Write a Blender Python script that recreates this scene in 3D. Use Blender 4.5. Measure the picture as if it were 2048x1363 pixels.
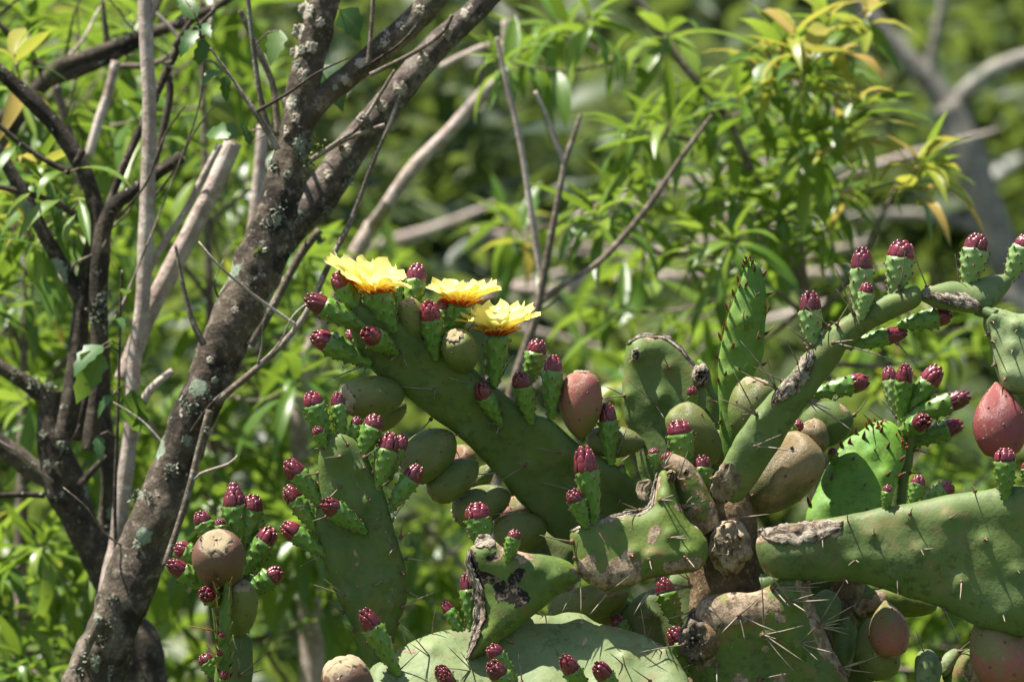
import bpy, bmesh, math, random
import numpy as np
from mathutils import Vector, Matrix, noise as mnoise, geometry as mgeo

random.seed(7); rng = np.random.default_rng(7)
SC = bpy.context.scene
for o in list(bpy.data.objects): bpy.data.objects.remove(o)
COL = SC.collection

# ------------------------------------------------------------------ camera
D = 8.0; PITCH = math.radians(4.0)
CAM = Vector((0, 0, 1.6))
S = 0.96 / 2048.0                      # metres per photo pixel at the focal distance
FWD = Vector((0, math.cos(PITCH), math.sin(PITCH))); UP = Vector((0, -math.sin(PITCH), math.cos(PITCH))); RT = Vector((1, 0, 0))
cam = bpy.data.cameras.new('camera'); cam.lens = 200; cam.sensor_width = 24; cam.clip_start = .1; cam.clip_end = 2000
cam.dof.use_dof = True; cam.dof.focus_distance = D - .01; cam.dof.aperture_fstop = 5.0; cam.dof.aperture_blades = 7
co = bpy.data.objects.new('camera', cam); COL.objects.link(co)
co.location = CAM; co.rotation_euler = (math.pi / 2 + PITCH, 0, 0); SC.camera = co

def P(px, py, d=0.0):
    """photo pixel + distance behind the focal plane -> world point"""
    z = D + d; k = S * z / D
    return CAM + FWD * z + RT * ((px - 1024) * k) + UP * ((681.5 - py) * k)

# ------------------------------------------------------------------ light
SUN = Vector((-0.37, -0.06, 0.93)).normalized()
el = math.asin(SUN.z); az = math.atan2(SUN.x, SUN.y)
w = bpy.data.worlds.new('World'); SC.world = w; w.use_nodes = True
nt = w.node_tree; sky = nt.nodes.new('ShaderNodeTexSky'); sky.sky_type = 'NISHITA'; sky.sun_disc = False
sky.sun_elevation = el; sky.sun_rotation = az
nt.links.new(sky.outputs[0], nt.nodes['Background'].inputs[0]); nt.nodes['Background'].inputs[1].default_value = 0.07
sl = bpy.data.lights.new('sun', 'SUN'); sl.energy = 5.0; sl.angle = math.radians(.53); sl.color = (1, .95, .86)
so = bpy.data.objects.new('sun', sl); COL.objects.link(so); so.rotation_euler = (-SUN).to_track_quat('-Z', 'Y').to_euler(); so.location = (0, 0, 20)
SC.view_settings.view_transform = 'Standard'; SC.view_settings.look = 'None'; SC.view_settings.gamma = 1
SC.view_settings.use_curve_mapping = False; SC.view_settings.exposure = 1.36
SC.render.engine = 'CYCLES'; SC.cycles.use_denoising = True; SC.cycles.max_bounces = 8; SC.cycles.transmission_bounces = 6

# ------------------------------------------------------------------ material helpers
class N:
    def __init__(s, name):
        s.m = bpy.data.materials.new(name); s.m.use_nodes = True; s.t = s.m.node_tree
        s.out = s.t.nodes['Material Output']; s.b = s.t.nodes['Principled BSDF']
    def n(s, ty, **k):
        x = s.t.nodes.new(ty)
        for a, v in k.items(): setattr(x, a, v)
        return x
    def l(s, a, b): s.t.links.new(a, b)
    def setin(s, sock, v):
        if isinstance(v, bpy.types.NodeSocket): s.l(v, sock)
        elif isinstance(v, tuple) and len(v) == 3: sock.default_value = (*v, 1)
        else: sock.default_value = v
    def coord(s, kind='Object'): return s.n('ShaderNodeTexCoord').outputs[kind]
    def noise(s, scale, detail=4, rough=.6, vec=None, stretch=None, dist=0):
        x = s.n('ShaderNodeTexNoise'); x.inputs['Scale'].default_value = scale; x.inputs['Detail'].default_value = detail
        x.inputs['Roughness'].default_value = rough; x.inputs['Distortion'].default_value = dist
        v = vec or s.coord()
        if stretch:
            mp = s.n('ShaderNodeMapping'); mp.inputs['Scale'].default_value = stretch; s.l(v, mp.inputs[0]); v = mp.outputs[0]
        s.l(v, x.inputs['Vector']); return x.outputs['Fac']
    def cn(s, scale, detail=5, rough=.65, con=3., **k):
        """noise with its contrast stretched about the middle"""
        x = s.n('ShaderNodeMapRange'); s.l(s.noise(scale, detail, rough, **k), x.inputs[0]); x.inputs[1].default_value = .5 - .5 / con; x.inputs[2].default_value = .5 + .5 / con; return x.outputs[0]
    def vor(s, scale, vec=None, feature='F1'):
        x = s.n('ShaderNodeTexVoronoi', feature=feature); x.inputs['Scale'].default_value = scale
        s.l(vec or s.coord(), x.inputs['Vector']); return x.outputs['Distance']
    def math(s, op, a, b=0.0, c=None):
        x = s.n('ShaderNodeMath', operation=op); s.setin(x.inputs[0], a); s.setin(x.inputs[1], b)
        if c is not None: s.setin(x.inputs[2], c)
        return x.outputs[0]
    def step(s, v, a, b):
        x = s.n('ShaderNodeMapRange'); x.interpolation_type = 'SMOOTHSTEP'; s.setin(x.inputs[0], v)
        x.inputs[1].default_value = a; x.inputs[2].default_value = b; return x.outputs[0]
    def mix(s, f, a, b):
        x = s.n('ShaderNodeMix', data_type='RGBA'); s.setin(x.inputs[0], f); s.setin(x.inputs[6], a); s.setin(x.inputs[7], b); return x.outputs[2]
    def fmix(s, f, a, b):
        x = s.n('ShaderNodeMix', data_type='FLOAT'); s.setin(x.inputs[0], f); s.setin(x.inputs[2], a); s.setin(x.inputs[3], b); return x.outputs[0]
    def attr(s, name): return s.n('ShaderNodeAttribute', attribute_name=name).outputs['Fac']
    def bump(s, h, strength=.3, dist=.002):
        x = s.n('ShaderNodeBump'); x.inputs['Strength'].default_value = strength; x.inputs['Distance'].default_value = dist
        s.l(h, x.inputs['Height']); s.l(x.outputs[0], s.b.inputs['Normal']); return x.outputs[0]
    def fin(s, col, rough=.5, spec=.5):
        s.setin(s.b.inputs['Base Color'], col); s.setin(s.b.inputs['Roughness'], rough); s.setin(s.b.inputs['Specular IOR Level'], spec); return s.m

def mat_pad():
    m = N('cactus_skin')
    n1 = m.cn(16, 6, .7, 2.6); n2 = m.noise(60, 4); n3 = m.cn(6, 4, .6, 2.5)
    old = m.mix(n1, (.040, .080, .016), (.096, .145, .036))
    old = m.mix(m.math('MULTIPLY', m.step(n3, .45, .75), .5), old, (.105, .155, .026))
    you = m.mix(n1, (.095, .235, .020), (.24, .38, .045)); you = m.mix(m.math('MULTIPLY', m.cn(35, 6, .7, 4.), .45), you, (.07, .20, .025))
    wax = m.mix(n1, (.140, .195, .072), (.240, .290, .125))
    old = m.mix(m.math('MULTIPLY', m.cn(22, 6, .75, 4.), .22), old, (.155, .22, .085)); old = m.mix(m.math('MULTIPLY', m.attr('aged'), m.math('MULTIPLY', m.cn(13, 6, .7, 4.), .7)), old, (.165, .205, .022)); c = m.mix(m.attr('young'), old, you); c = m.mix(m.attr('wax'), c, wax)
    # pale specks
    v = m.vor(150); sp = m.math('MULTIPLY', m.step(v, .13, .05), m.step(m.noise(30, 2), .52, .64))
    c = m.mix(m.math('MULTIPLY', sp, .6), c, (.42, .46, .30))
    # rust flecks
    r = m.math('MULTIPLY', m.step(m.cn(58, 7, .8, 4.), .50, .72), m.math('MULTIPLY', m.step(m.cn(12, 5, .65, 4.), .40, .75), m.attr('aged')))
    c = m.mix(m.math('MULTIPLY', r, .8), c, (.22, .135, .055))
    dk = m.math('MULTIPLY', m.step(m.cn(120, 5, .7, 4.), .62, .85), m.cn(17, 3, .6, 4.)); c = m.mix(m.math('MULTIPLY', dk, .45), c, (.03, .03, .012))
    gr = m.math('MULTIPLY', m.cn(5, 6, .65, 4., stretch=(3, 3, .7)), .5); c = m.mix(gr, c, m.mix(.5, c, (.02, .045, .008)))
    # corky scars, ragged by noise; a dark rim round each
    ck = m.math('ADD', m.attr('cork'), m.math('MULTIPLY', m.math('SUBTRACT', m.noise(75, 6, .65), .5), 1.5))
    mk = m.step(ck, .52, .58); rim = m.math('SUBTRACT', m.step(ck, .44, .52), mk)
    ckc = m.mix(m.step(m.noise(130, 6, .7), .3, .7), (.13, .085, .048), (.42, .32, .215))
    ckc = m.mix(m.step(m.noise(90, 5, .7), .53, .68), ckc, (.06, .042, .03))
    c = m.mix(rim, c, (.17, .10, .03)); c = m.mix(mk, c, ckc)
    # black rotted scars
    bk = m.step(m.math('ADD', m.attr('rot'), m.math('MULTIPLY', m.math('SUBTRACT', m.noise(85, 6, .65), .5), 1.3)), .5, .6)
    c = m.mix(bk, c, m.mix(m.step(m.noise(150, 6, .7), .5, .62), (.018, .014, .010), (.22, .16, .11)))
    mk2 = m.math('MAXIMUM', mk, bk)
    ro = m.fmix(mk2, m.fmix(n2, .50, .70), .9)
    h = m.math('ADD', m.math('ADD', m.math('MULTIPLY', n2, .35), m.math('MULTIPLY', m.noise(300, 3), .12)), m.math('MULTIPLY', mk2, m.noise(220, 5, .7)))
    h = m.math('ADD', h, m.math('MULTIPLY', n1, .5))
    m.bump(h, .45, .003); m.b.inputs['Subsurface Weight'].default_value = 0.0
    return m.fin(c, ro, .30)

def mat_bud():
    m = N('bud_green'); n1 = m.cn(5, 5, .7, 3.)
    oi = m.n('ShaderNodeObjectInfo').outputs['Random']; c = m.mix(n1, (.055, .150, .018), (.135, .255, .040)); c = m.mix(m.math('MULTIPLY', oi, .45), c, (.15, .25, .035))
    c = m.mix(m.attr('wax'), c, (.23, .34, .12))
    v = m.vor(320); c = m.mix(m.math('MULTIPLY', m.step(v, .2, .08), .35), c, (.32, .42, .22))
    m.bump(m.noise(180, 4), .15, .001); return m.fin(c, m.fmix(n1, .28, .42), .5)

def mat_simple(name, a, b, scale, rough, bump=.3, dist=.001, spec=.5, stretch=None, detail=5):
    m = N(name); n1 = m.cn(scale, detail, .68, 2.6, stretch=stretch); c = m.mix(n1, a, b)
    if bump: m.bump(n1, bump, dist)
    return m.fin(c, rough, spec)

def mat_redtip():
    m = N('bud_scale_red'); oi = m.n('ShaderNodeObjectInfo').outputs['Random']; t = m.math('MULTIPLY', m.attr('tone'), m.math('ADD', m.math('MULTIPLY', oi, .9), .25)); n1 = m.noise(9, 4)
    c = m.mix(t, (.060, .006, .014), (.215, .022, .042)); c = m.mix(m.math('MULTIPLY', n1, .35), c, (.24, .05, .05))
    c = m.mix(m.attr('edge'), c, (.32, .16, .035))
    m.bump(m.noise(400, 3), .12, .0006); m.b.inputs['Coat Weight'].default_value = .15; m.b.inputs['Coat Roughness'].default_value = .2
    return m.fin(c, .27, .5)

def mat_fruit(name, base, top, scald, scar=.5):
    m = N(name); v = m.attr('v'); n1 = m.cn(3.0, 5, .65, 2.5); n2 = m.noise(40, 5, .7)
    f = m.step(m.math('ADD', v, m.math('MULTIPLY', m.math('SUBTRACT', n1, .5), .9)), .2, .75)
    c = m.mix(f, base, top)
    c = m.mix(m.math('MULTIPLY', m.cn(2.2, 5, .65, 4.), .6), c, scald)
    n2 = m.cn(13, 7, .8, 2.8); c = m.mix(m.math('MULTIPLY', m.step(m.math('ADD', n2, m.math('MULTIPLY', m.math('SUBTRACT', m.cn(3, 4, .6, 3.), .5), .6)), .78, .92), scar), c, (.36, .27, .13))
    v2 = m.vor(7, m.coord()); n4 = m.cn(4.5, 6, .75, 4.); c = m.mix(m.math('MULTIPLY', n4, .6), c, m.mix(.55, c, base)); c = m.mix(m.math('MULTIPLY', m.step(m.cn(24, 6, .8, 4.), .55, .9), .4), c, m.mix(.4, c, (.05, .04, .02)))
    m.bump(n2, .35, .02); return m.fin(c, m.fmix(n2, .28, .52), .5)

def mat_petal():
    m = N('petal_yellow'); v = m.attr('v'); u = m.attr('u'); n1 = m.noise(120, 3)
    y = m.mix(m.step(v, .0, .55), (.93, .72, .05), (.96, .88, .28))
    y = m.mix(m.math('MULTIPLY', n1, .3), y, (.95, .90, .46))
    red = m.math('MULTIPLY', m.math('MULTIPLY', m.step(v, .62, .38), m.step(m.math('ADD', u, m.math('MULTIPLY', n1, .25)), .62, .42)), m.attr('outer'))
    c = m.mix(red, y, (.42, .028, .012))
    m.setin(m.b.inputs['Base Color'], c); m.b.inputs['Roughness'].default_value = .5
    tr = m.n('ShaderNodeBsdfTranslucent'); m.l(c, tr.inputs[0])
    mx = m.n('ShaderNodeMixShader'); mx.inputs[0].default_value = .5; m.l(m.b.outputs[0], mx.inputs[1]); m.l(tr.outputs[0], mx.inputs[2]); m.l(mx.outputs[0], m.out.inputs[0])
    return m.m

def mat_leaf(name, dark, mid, light, trans=.42, rough=.34):
    m = N(name); r = m.attr('rnd'); v = m.attr('v'); n1 = m.cn(22, 4, .6, 2.5)
    c = m.mix(m.step(r, 0, .5), dark, mid); c = m.mix(m.step(r, .5, 1), c, light)
    c = m.mix(m.math('MULTIPLY', n1, .35), c, dark)
    vein = m.step(m.attr('u'), .14, .03); c = m.mix(m.math('MULTIPLY', vein, .45), c, light)
    m.setin(m.b.inputs['Base Color'], c); m.b.inputs['Roughness'].default_value = rough
    m.bump(m.noise(130, 3), .15, .001)
    tr = m.n('ShaderNodeBsdfTranslucent')
    tc = m.mix(.5, c, m.mix(.5, light, (.30, .42, .02))); m.l(tc, tr.inputs[0])
    mx = m.n('ShaderNodeMixShader'); mx.inputs[0].default_value = trans; m.l(m.b.outputs[0], mx.inputs[1]); m.l(tr.outputs[0], mx.inputs[2]); m.l(mx.outputs[0], m.out.inputs[0])
    return m.m

def mat_bark(name, dark, mid, pale, lichen=.5, moss=.3, scale=1.0, black=.8, mott=.4):
    m = N(name); n1 = m.cn(20 * scale, 7, .72, 2.8); n2 = m.cn(95 * scale, 6, .75, 2.2)
    c = m.mix(n1, dark, mid); c = m.mix(m.math('MULTIPLY', m.step(n2, .5, .85), mott * 1.4), c, pale); c = m.mix(m.math('MULTIPLY', m.step(m.noise(12 * scale, 6, .7), .53, .64), mott), c, pale)
    c = m.mix(m.math('MULTIPLY', m.step(m.noise(9 * scale, 6, .7), .52, .60), black), c, (.014, .011, .008))
    lk = m.math('ADD', m.math('MULTIPLY', m.step(m.vor(17 * scale), .36, .18), m.step(m.noise(5 * scale, 3), .53, .58)), m.math('MULTIPLY', m.math('SUBTRACT', n2, .5), 1.3))
    lm = m.math('MULTIPLY', m.step(lk, .45, .6), lichen)
    c = m.mix(lm, c, m.mix(n2, (.15, .19, .12), (.34, .40, .30)))
    sp = m.math('MULTIPLY', m.step(m.noise(130 * scale, 4), .63, .70), m.math('MULTIPLY', m.step(m.noise(9 * scale, 3), .45, .6), lichen))
    c = m.mix(sp, c, (.50, .50, .42))
    mo = m.math('MULTIPLY', m.step(m.noise(10 * scale, 5), .58, .66), moss); c = m.mix(mo, c, (.06, .085, .025))
    h = m.math('ADD', m.math('ADD', n1, m.math('MULTIPLY', n2, .6)), m.math('MULTIPLY', lm, .6)); m.bump(h, .8, .004)
    return m.fin(c, .85, .25)

M = {}
M['pad'] = mat_pad(); M['bud'] = mat_bud(); M['red'] = mat_redtip()
M['areole'] = mat_simple('areole_brown', (.060, .022, .016), (.25, .13, .07), 400, .7, .3)
M['spine'] = mat_simple('spine_grey', (.065, .050, .034), (.34, .28, .19), 60, .5, 0)
M['spine_y'] = mat_simple('spine_amber', (.36, .17, .03), (.50, .32, .10), 60, .45, 0)
M['cork'] = mat_simple('dry_cork', (.070, .046, .026), (.54, .42, .28), 85, .95, .9, .004, .2, None, 7)
def mat_dry():
    m = N('dry_fibre'); n1 = m.cn(60, 7, .75, 3., dist=1.5); n2 = m.noise(190, 6, .75); c = m.mix(m.step(n1, .15, .75), (.11, .075, .05), (.66, .57, .45))
    c = m.mix(m.step(n2, .59, .66), c, (.030, .022, .018)); c = m.mix(m.math('MULTIPLY', m.step(m.noise(30, 4), .52, .7), .7), c, (.34, .24, .15)); m.bump(m.math('ADD', n1, n2), 1., .004); return m.fin(c, .95, .2)
M['drypale'] = mat_dry()
M['knot'] = mat_simple('knot_wood', (.13, .085, .045), (.66, .53, .36), 75, .95, .9, .003, .2, None, 7)
M['scar'] = mat_simple('fruit_scar_tan', (.30, .21, .11), (.66, .55, .36), 160, .9, .7, .0015, .2, None, 6)
M['f_olive'] = mat_fruit('fruit_olive', (.095, .155, .024), (.180, .205, .044), (.18, .14, .050), .25)
M['f_pink'] = mat_fruit('fruit_pink', (.17, .18, .045), (.38, .090, .085), (.31, .12, .085), .25)
M['f_red'] = mat_fruit('fruit_red', (.24, .07, .06), (.25, .034, .045), (.30, .07, .06), .9)
M['f_brown'] = mat_fruit('fruit_brown', (.060, .085, .018), (.30, .205, .10), (.25, .17, .075), .7)
M['f_scald'] = mat_fruit('fruit_scald', (.115, .115, .032), (.165, .082, .050), (.19, .058, .048), .08)
M['petal'] = mat_petal()
M['leaf'] = mat_leaf('leaf_green', (.040, .098, .013), (.105, .205, .024), (.245, .345, .046), .47)
M['leaf_y'] = mat_leaf('leaf_young', (.19, .28, .028), (.36, .40, .05), (.48, .31, .09), .5)
M['leaf_b'] = mat_leaf('leaf_broad', (.030, .090, .022), (.060, .140, .026), (.12, .21, .04), .38, .4)
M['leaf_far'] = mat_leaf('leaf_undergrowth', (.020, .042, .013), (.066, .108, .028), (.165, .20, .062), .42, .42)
M['bark'] = mat_bark('bark_lichen', (.034, .026, .018), (.135, .102, .070), (.36, .30, .23), 1.0, .4, 1., .85, .45)
M['bark_pale'] = mat_bark('bark_pale', (.26, .19, .155), (.56, .45, .38), (.74, .66, .58), .3, .0, 1., .15, .5)
M['bark_dark'] = mat_bark('bark_dark', (.024, .019, .013), (.085, .065, .045), (.22, .18, .13), .9, .5)
M['twig'] = mat_bark('bark_twig', (.085, .066, .045), (.23, .18, .13), (.46, .40, .33), .5, .0, 1., .3, .5)
M['lichen'] = mat_simple('lichen_tuft', (.12, .13, .09), (.33, .35, .26), 200, .95, .5, .002, .1)
M['wood'] = mat_simple('cut_wood', (.30, .18, .09), (.55, .40, .24), 120, .85, .4)
M['trunk'] = mat_bark('cactus_trunk_bark', (.095, .060, .030), (.23, .150, .078), (.40, .29, .18), .0, .15, 1.3, .5, .5)

# ------------------------------------------------------------------ mesh helpers
def mk(name, verts, faces, mats, parent=None, smooth=True, attrs=None, midx=None):
    me = bpy.data.meshes.new(name); me.from_pydata([tuple(v) for v in verts], [], faces)
    for m in (mats if isinstance(mats, (list, tuple)) else [mats]): me.materials.append(m)
    if midx is not None: me.polygons.foreach_set('material_index', np.asarray(midx, dtype=np.int32))
    me.polygons.foreach_set('use_smooth', np.full(len(me.polygons), smooth))
    for k, v in (attrs or {}).items():
        a = me.attributes.new(k, 'FLOAT', 'POINT'); a.data.foreach_set('value', np.asarray(v, dtype=np.float32))
    me.update(); o = bpy.data.objects.new(name, me); COL.objects.link(o)
    if parent is not None: o.parent = parent
    return o

def ob(name, me, parent, mat=None):
    o = bpy.data.objects.new(name, me); COL.objects.link(o); o.parent = parent
    if mat is not None: o.matrix_local = mat
    return o

def thing(name, label, cat, loc=(0, 0, 0), group=None):
    o = bpy.data.objects.new(name, None); COL.objects.link(o); o.location = loc; o.empty_display_size = .1
    o['label'] = label; o['category'] = cat
    if group: o['group'] = group
    return o

def under(o, parent):
    """parent keeping world coordinates (parents only ever carry a translation)"""
    o.parent = parent; o.matrix_parent_inverse = parent_inv(parent); return o
def parent_inv(p): return world(p).inverted()
def world(o):
    if o.parent is None: return o.matrix_basis.copy()
    return world(o.parent) @ o.matrix_parent_inverse @ o.matrix_basis

def catmull(pts, per, closed=False):
    pts = np.asarray(pts, float); n = len(pts); out = []
    rngi = range(n) if closed else range(n - 1)
    for i in rngi:
        if closed: p0, p1, p2, p3 = pts[(i - 1) % n], pts[i], pts[(i + 1) % n], pts[(i + 2) % n]
        else: p0, p1, p2, p3 = pts[max(i - 1, 0)], pts[i], pts[i + 1], pts[min(i + 2, n - 1)]
        k = max(1, int(round(per(p1, p2)))) if callable(per) else per
        for j in range(k):
            t = j / k
            out.append(.5 * ((2 * p1) + (-p0 + p2) * t + (2 * p0 - 5 * p1 + 4 * p2 - p3) * t * t + (-p0 + 3 * p1 - 3 * p2 + p3) * t ** 3))
    if not closed: out.append(pts[-1])
    return np.array(out)

def tube_geo(cent, rad, sides=10, rough=.0, seed=0., cap=True, freq=30.):
    """cent: list of Vectors, rad: list -> verts, faces"""
    V, F = [], []; n = len(cent); up = Vector((.31, .9, .17)).normalized(); prev = None
    for i in range(n):
        t = (cent[min(i + 1, n - 1)] - cent[max(i - 1, 0)])
        t = t.normalized() if t.length > 1e-9 else Vector((0, 0, 1))
        if prev is None: a = t.cross(up).normalized()
        else: a = (prev - t * prev.dot(t)).normalized()
        prev = a; b = t.cross(a)
        for j in range(sides):
            th = 2 * math.pi * j / sides; dv = a * math.cos(th) + b * math.sin(th); r = rad[i]
            if rough:
                q = (cent[i] + dv * r) * freq + Vector((seed, 0, 0))
                r *= 1 + rough * (mnoise.noise(q) + .5 * mnoise.noise(q * 2.7))
            V.append(cent[i] + dv * r)
    for i in range(n - 1):
        for j in range(sides):
            k = (j + 1) % sides
            F.append((i * sides + j, i * sides + k, (i + 1) * sides + k, (i + 1) * sides + j))
    if cap: F.append(tuple(range(sides - 1, -1, -1))); F.append(tuple((n - 1) * sides + j for j in range(sides)))
    return V, F

SKEL = {}
def branch(name, path, d, mat, parent, sides=12, rough=.18, key=None, step=14, cut=False, freq=26):
    """path of (px, py, width_px[, d])"""
    pts = [(p[0], p[1], p[2], p[3] if len(p) > 3 else d) for p in path]
    sm = catmull(pts, lambda a, b: np.hypot(*(b - a)[:2]) / step if np.hypot(*(b - a)[:2]) < 900 else 24)
    cent = [P(p[0], p[1], p[3]) for p in sm]; rad = [max(p[2], 2.5) * .5 * S * (D + p[3]) / D for p in sm]
    wob = rad[len(rad) // 2] * .10
    cent = [c + Vector((mnoise.noise(c * 9), mnoise.noise(c * 9 + Vector((7, 0, 0))), mnoise.noise(c * 9 + Vector((0, 7, 0))))) * wob for c in cent]
    V, F = tube_geo(cent, rad, sides, rough, random.random() * 50, True, freq)
    o = mk(name, V, F, mat); under(o, parent)
    if key: SKEL.setdefault(key, []).extend([(c, r) for c, r in zip(cent, rad)])
    if cut:
        c, r = cent[-1], rad[-1]; t = (cent[-1] - cent[-3]).normalized()
        a = t.orthogonal().normalized(); b = t.cross(a)
        vv = [c + t * .002] + [c + t * .0015 + (a * math.cos(q) + b * math.sin(q)) * r * (.9 + .08 * math.sin(5 * q)) for q in np.linspace(0, 2 * math.pi, 12, endpoint=False)]
        e = mk('cut_end', vv, [(0, i, i % 12 + 1) for i in range(1, 13)], M['wood'], None, False); under(e, parent)
    return o

def twigs_geo(paths, sides=5):
    V, F = [], []
    for cent, rad in paths:
        v, f = tube_geo(cent, rad, sides, 0, 0, False); o = len(V); V += v; F += [tuple(i + o for i in q) for q in f]
    return V, F

# ------------------------------------------------------------------ leaves
def leaf_base(droop, width, fold, n=6, curl=0., lobed=False):
    V, u, v, F = [], [], [], []
    for i in range(n):
        t = i / (n - 1); w_ = width * (math.sin(math.pi * min(t ** .8, 1)) ** .9 if not lobed else (math.sin(math.pi * t ** .62) ** .75))
        if lobed and 0 < i < n - 1: w_ *= 1 + .16 * (-1) ** i
        w_ = max(w_, .004); ang = droop * t
        # curve in the y-z plane
        y = math.sin(ang) / droop if abs(droop) > 1e-3 else t; z = -(1 - math.cos(ang)) / droop if abs(droop) > 1e-3 else 0
        for s in (-1, 0, 1):
            V.append((s * w_ * .5 + curl * t * t * .2, y, z + abs(s) * w_ * .5 * fold)); u.append(abs(s)); v.append(t)
    for i in range(n - 1):
        for s in range(2): a = i * 3 + s; F.append((a, a + 1, a + 4, a + 3))
    return np.array(V), F, np.array(u), np.array(v)
LEAFV = [leaf_base(1.1, .21, .35), leaf_base(.6, .23, .25, curl=.5), leaf_base(1.7, .20, .4, curl=-.4), leaf_base(.25, .22, .45)]
BROADV = [leaf_base(.7, .52, .2, 9, lobed=True), leaf_base(1.2, .46, .3, 9, lobed=True)]
FARV = [leaf_base(.9, .26, .3, 4), leaf_base(.3, .30, .2, 4)]

def leaf_matrix(pos, dirv, L, roll=0., upv=Vector((0, 0, 1))):
    y = dirv.normalized(); x = y.cross(upv)
    if x.length < .05: x = y.cross(Vector((1, 0, .2)))
    x.normalize(); z = x.cross(y).normalized()
    R = Matrix((x, y, z)).transposed().to_4x4() @ Matrix.Rotation(roll, 4, 'Y')
    return Matrix.Translation(pos) @ R @ Matrix.Diagonal((L * (.72 + .5 * ((abs(roll) * 7.31) % 1.)), L, L * (.6 + .8 * ((abs(roll) * 3.77) % 1.)), 1))

def leaf_mesh_lib(tag, bases, tones, mat):
    lib = []
    for b in bases:
        row = []
        for t in tones:
            me = bpy.data.meshes.new('leaf_' + tag); me.from_pydata(b[0].tolist(), [], b[1]); me.materials.append(mat)
            me.polygons.foreach_set('use_smooth', np.full(len(me.polygons), True))
            for k, a in (('u', b[2]), ('v', b[3]), ('rnd', np.full(len(b[0]), t))):
                at = me.attributes.new(k, 'FLOAT', 'POINT'); at.data.foreach_set('value', a.astype(np.float32))
            row.append(me)
        lib.append(row)
    return lib
TONES = [.08, .3, .5, .7, .95]
LIB = {'leaf': (LEAFV, leaf_mesh_lib('narrow', LEAFV, TONES, M['leaf'])), 'leaf_y': (LEAFV, leaf_mesh_lib('young', LEAFV, TONES, M['leaf_y'])),
       'leaf_b': (BROADV, leaf_mesh_lib('broad', BROADV, TONES, M['leaf_b']))}

def merged_leaves(name, items, bases, mat, parent=None):
    """items: (matrix, variant, tone) -> one mesh"""
    VV, FF, U, VA, R = [], [], [], [], []; off = 0
    for mt, k, tone in items:
        b = bases[k]; A = np.array(mt); pts = b[0] @ A[:3, :3].T + A[:3, 3]
        VV.append(pts); FF.append(np.array(b[1]) + off); off += len(pts); U.append(b[2]); VA.append(b[3]); R.append(np.full(len(pts), tone))
    V = np.concatenate(VV); F = np.concatenate(FF)
    me = bpy.data.meshes.new(name); me.vertices.add(len(V)); me.vertices.foreach_set('co', V.astype(np.float32).ravel())
    me.loops.add(F.size); me.loops.foreach_set('vertex_index', F.astype(np.int32).ravel())
    me.polygons.add(len(F)); me.polygons.foreach_set('loop_start', np.arange(0, F.size, 4, dtype=np.int32)); me.polygons.foreach_set('loop_total', np.full(len(F), 4, dtype=np.int32))
    me.polygons.foreach_set('use_smooth', np.full(len(F), True)); me.materials.append(mat); me.update(calc_edges=True)
    for k, a in (('u', U), ('v', VA), ('rnd', R)):
        at = me.attributes.new(k, 'FLOAT', 'POINT'); at.data.foreach_set('value', np.concatenate(a).astype(np.float32))
    o = bpy.data.objects.new(name, me); COL.objects.link(o)
    if parent is not None: under(o, parent)
    return o

def pix(v):
    q = v - CAM; z = q.dot(FWD); return 1024 + q.dot(RT) / z * D / S, 681.5 - q.dot(UP) / z * D / S, z - D

def sprout(center, axis, n, L, yfrac=0., tone=(0, 1), spread=(.6, 1.5), back=.05):
    """a whorl of leaves round the end of a twig"""
    axis = axis.normalized(); a = axis.orthogonal().normalized(); b = axis.cross(a); out = []; ph = random.random() * 6.28
    for i in range(n):
        t = i / max(n - 1, 1); th = ph + i * 2.4; sp = spread[0] + (spread[1] - spread[0]) * t + random.uniform(-.15, .15)
        dv = axis * math.cos(sp) + (a * math.cos(th) + b * math.sin(th)) * math.sin(sp)
        pos = center - axis * (back * t * (.6 + .4 * random.random()))
        l = L * random.uniform(.55, 1.15) * (.55 + .45 * min(1, t * 2 + .25))
        kind = 'leaf_y' if random.random() < yfrac * (1.25 - .6 * t) else 'leaf'
        tn = random.uniform(*tone); out.append((leaf_matrix(pos, dv, l, random.uniform(-.5, .5)), random.choice((0, 0, 2, 2, 1, 3)), tn, kind))
    return out

def place_leaves(leaves, parent, limit=270):
    """nearest-in-view leaves as parts of their own, the rest joined"""
    sc = []
    for it in leaves:
        c = it[0] @ Vector((0, .5, -.1)); x, y, d = pix(c); L = it[0].to_scale().y
        vis = 1 if -40 < x < 2090 and -40 < y < 1400 else 0
        sc.append(vis * L / (D + d) * (1 - .12 * d) + random.random() * 1e-3)
    order = sorted(range(len(leaves)), key=lambda i: -sc[i]); inv = parent_inv(parent); rest = {}
    for r, i in enumerate(order):
        mt, k, tn, kind = leaves[i]
        if r < limit and sc[i] > 2e-3:
            me = LIB[kind][1][k][min(range(5), key=lambda q: abs(TONES[q] - tn))]
            o = bpy.data.objects.new('leaf', me); COL.objects.link(o); o.parent = parent; o.matrix_local = inv @ mt
        else: rest.setdefault(kind, []).append((mt, k, tn))
    for kind, its in rest.items():
        o = merged_leaves('foliage', its, LIB[kind][0], M[kind], parent); o['kind'] = 'stuff'

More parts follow.
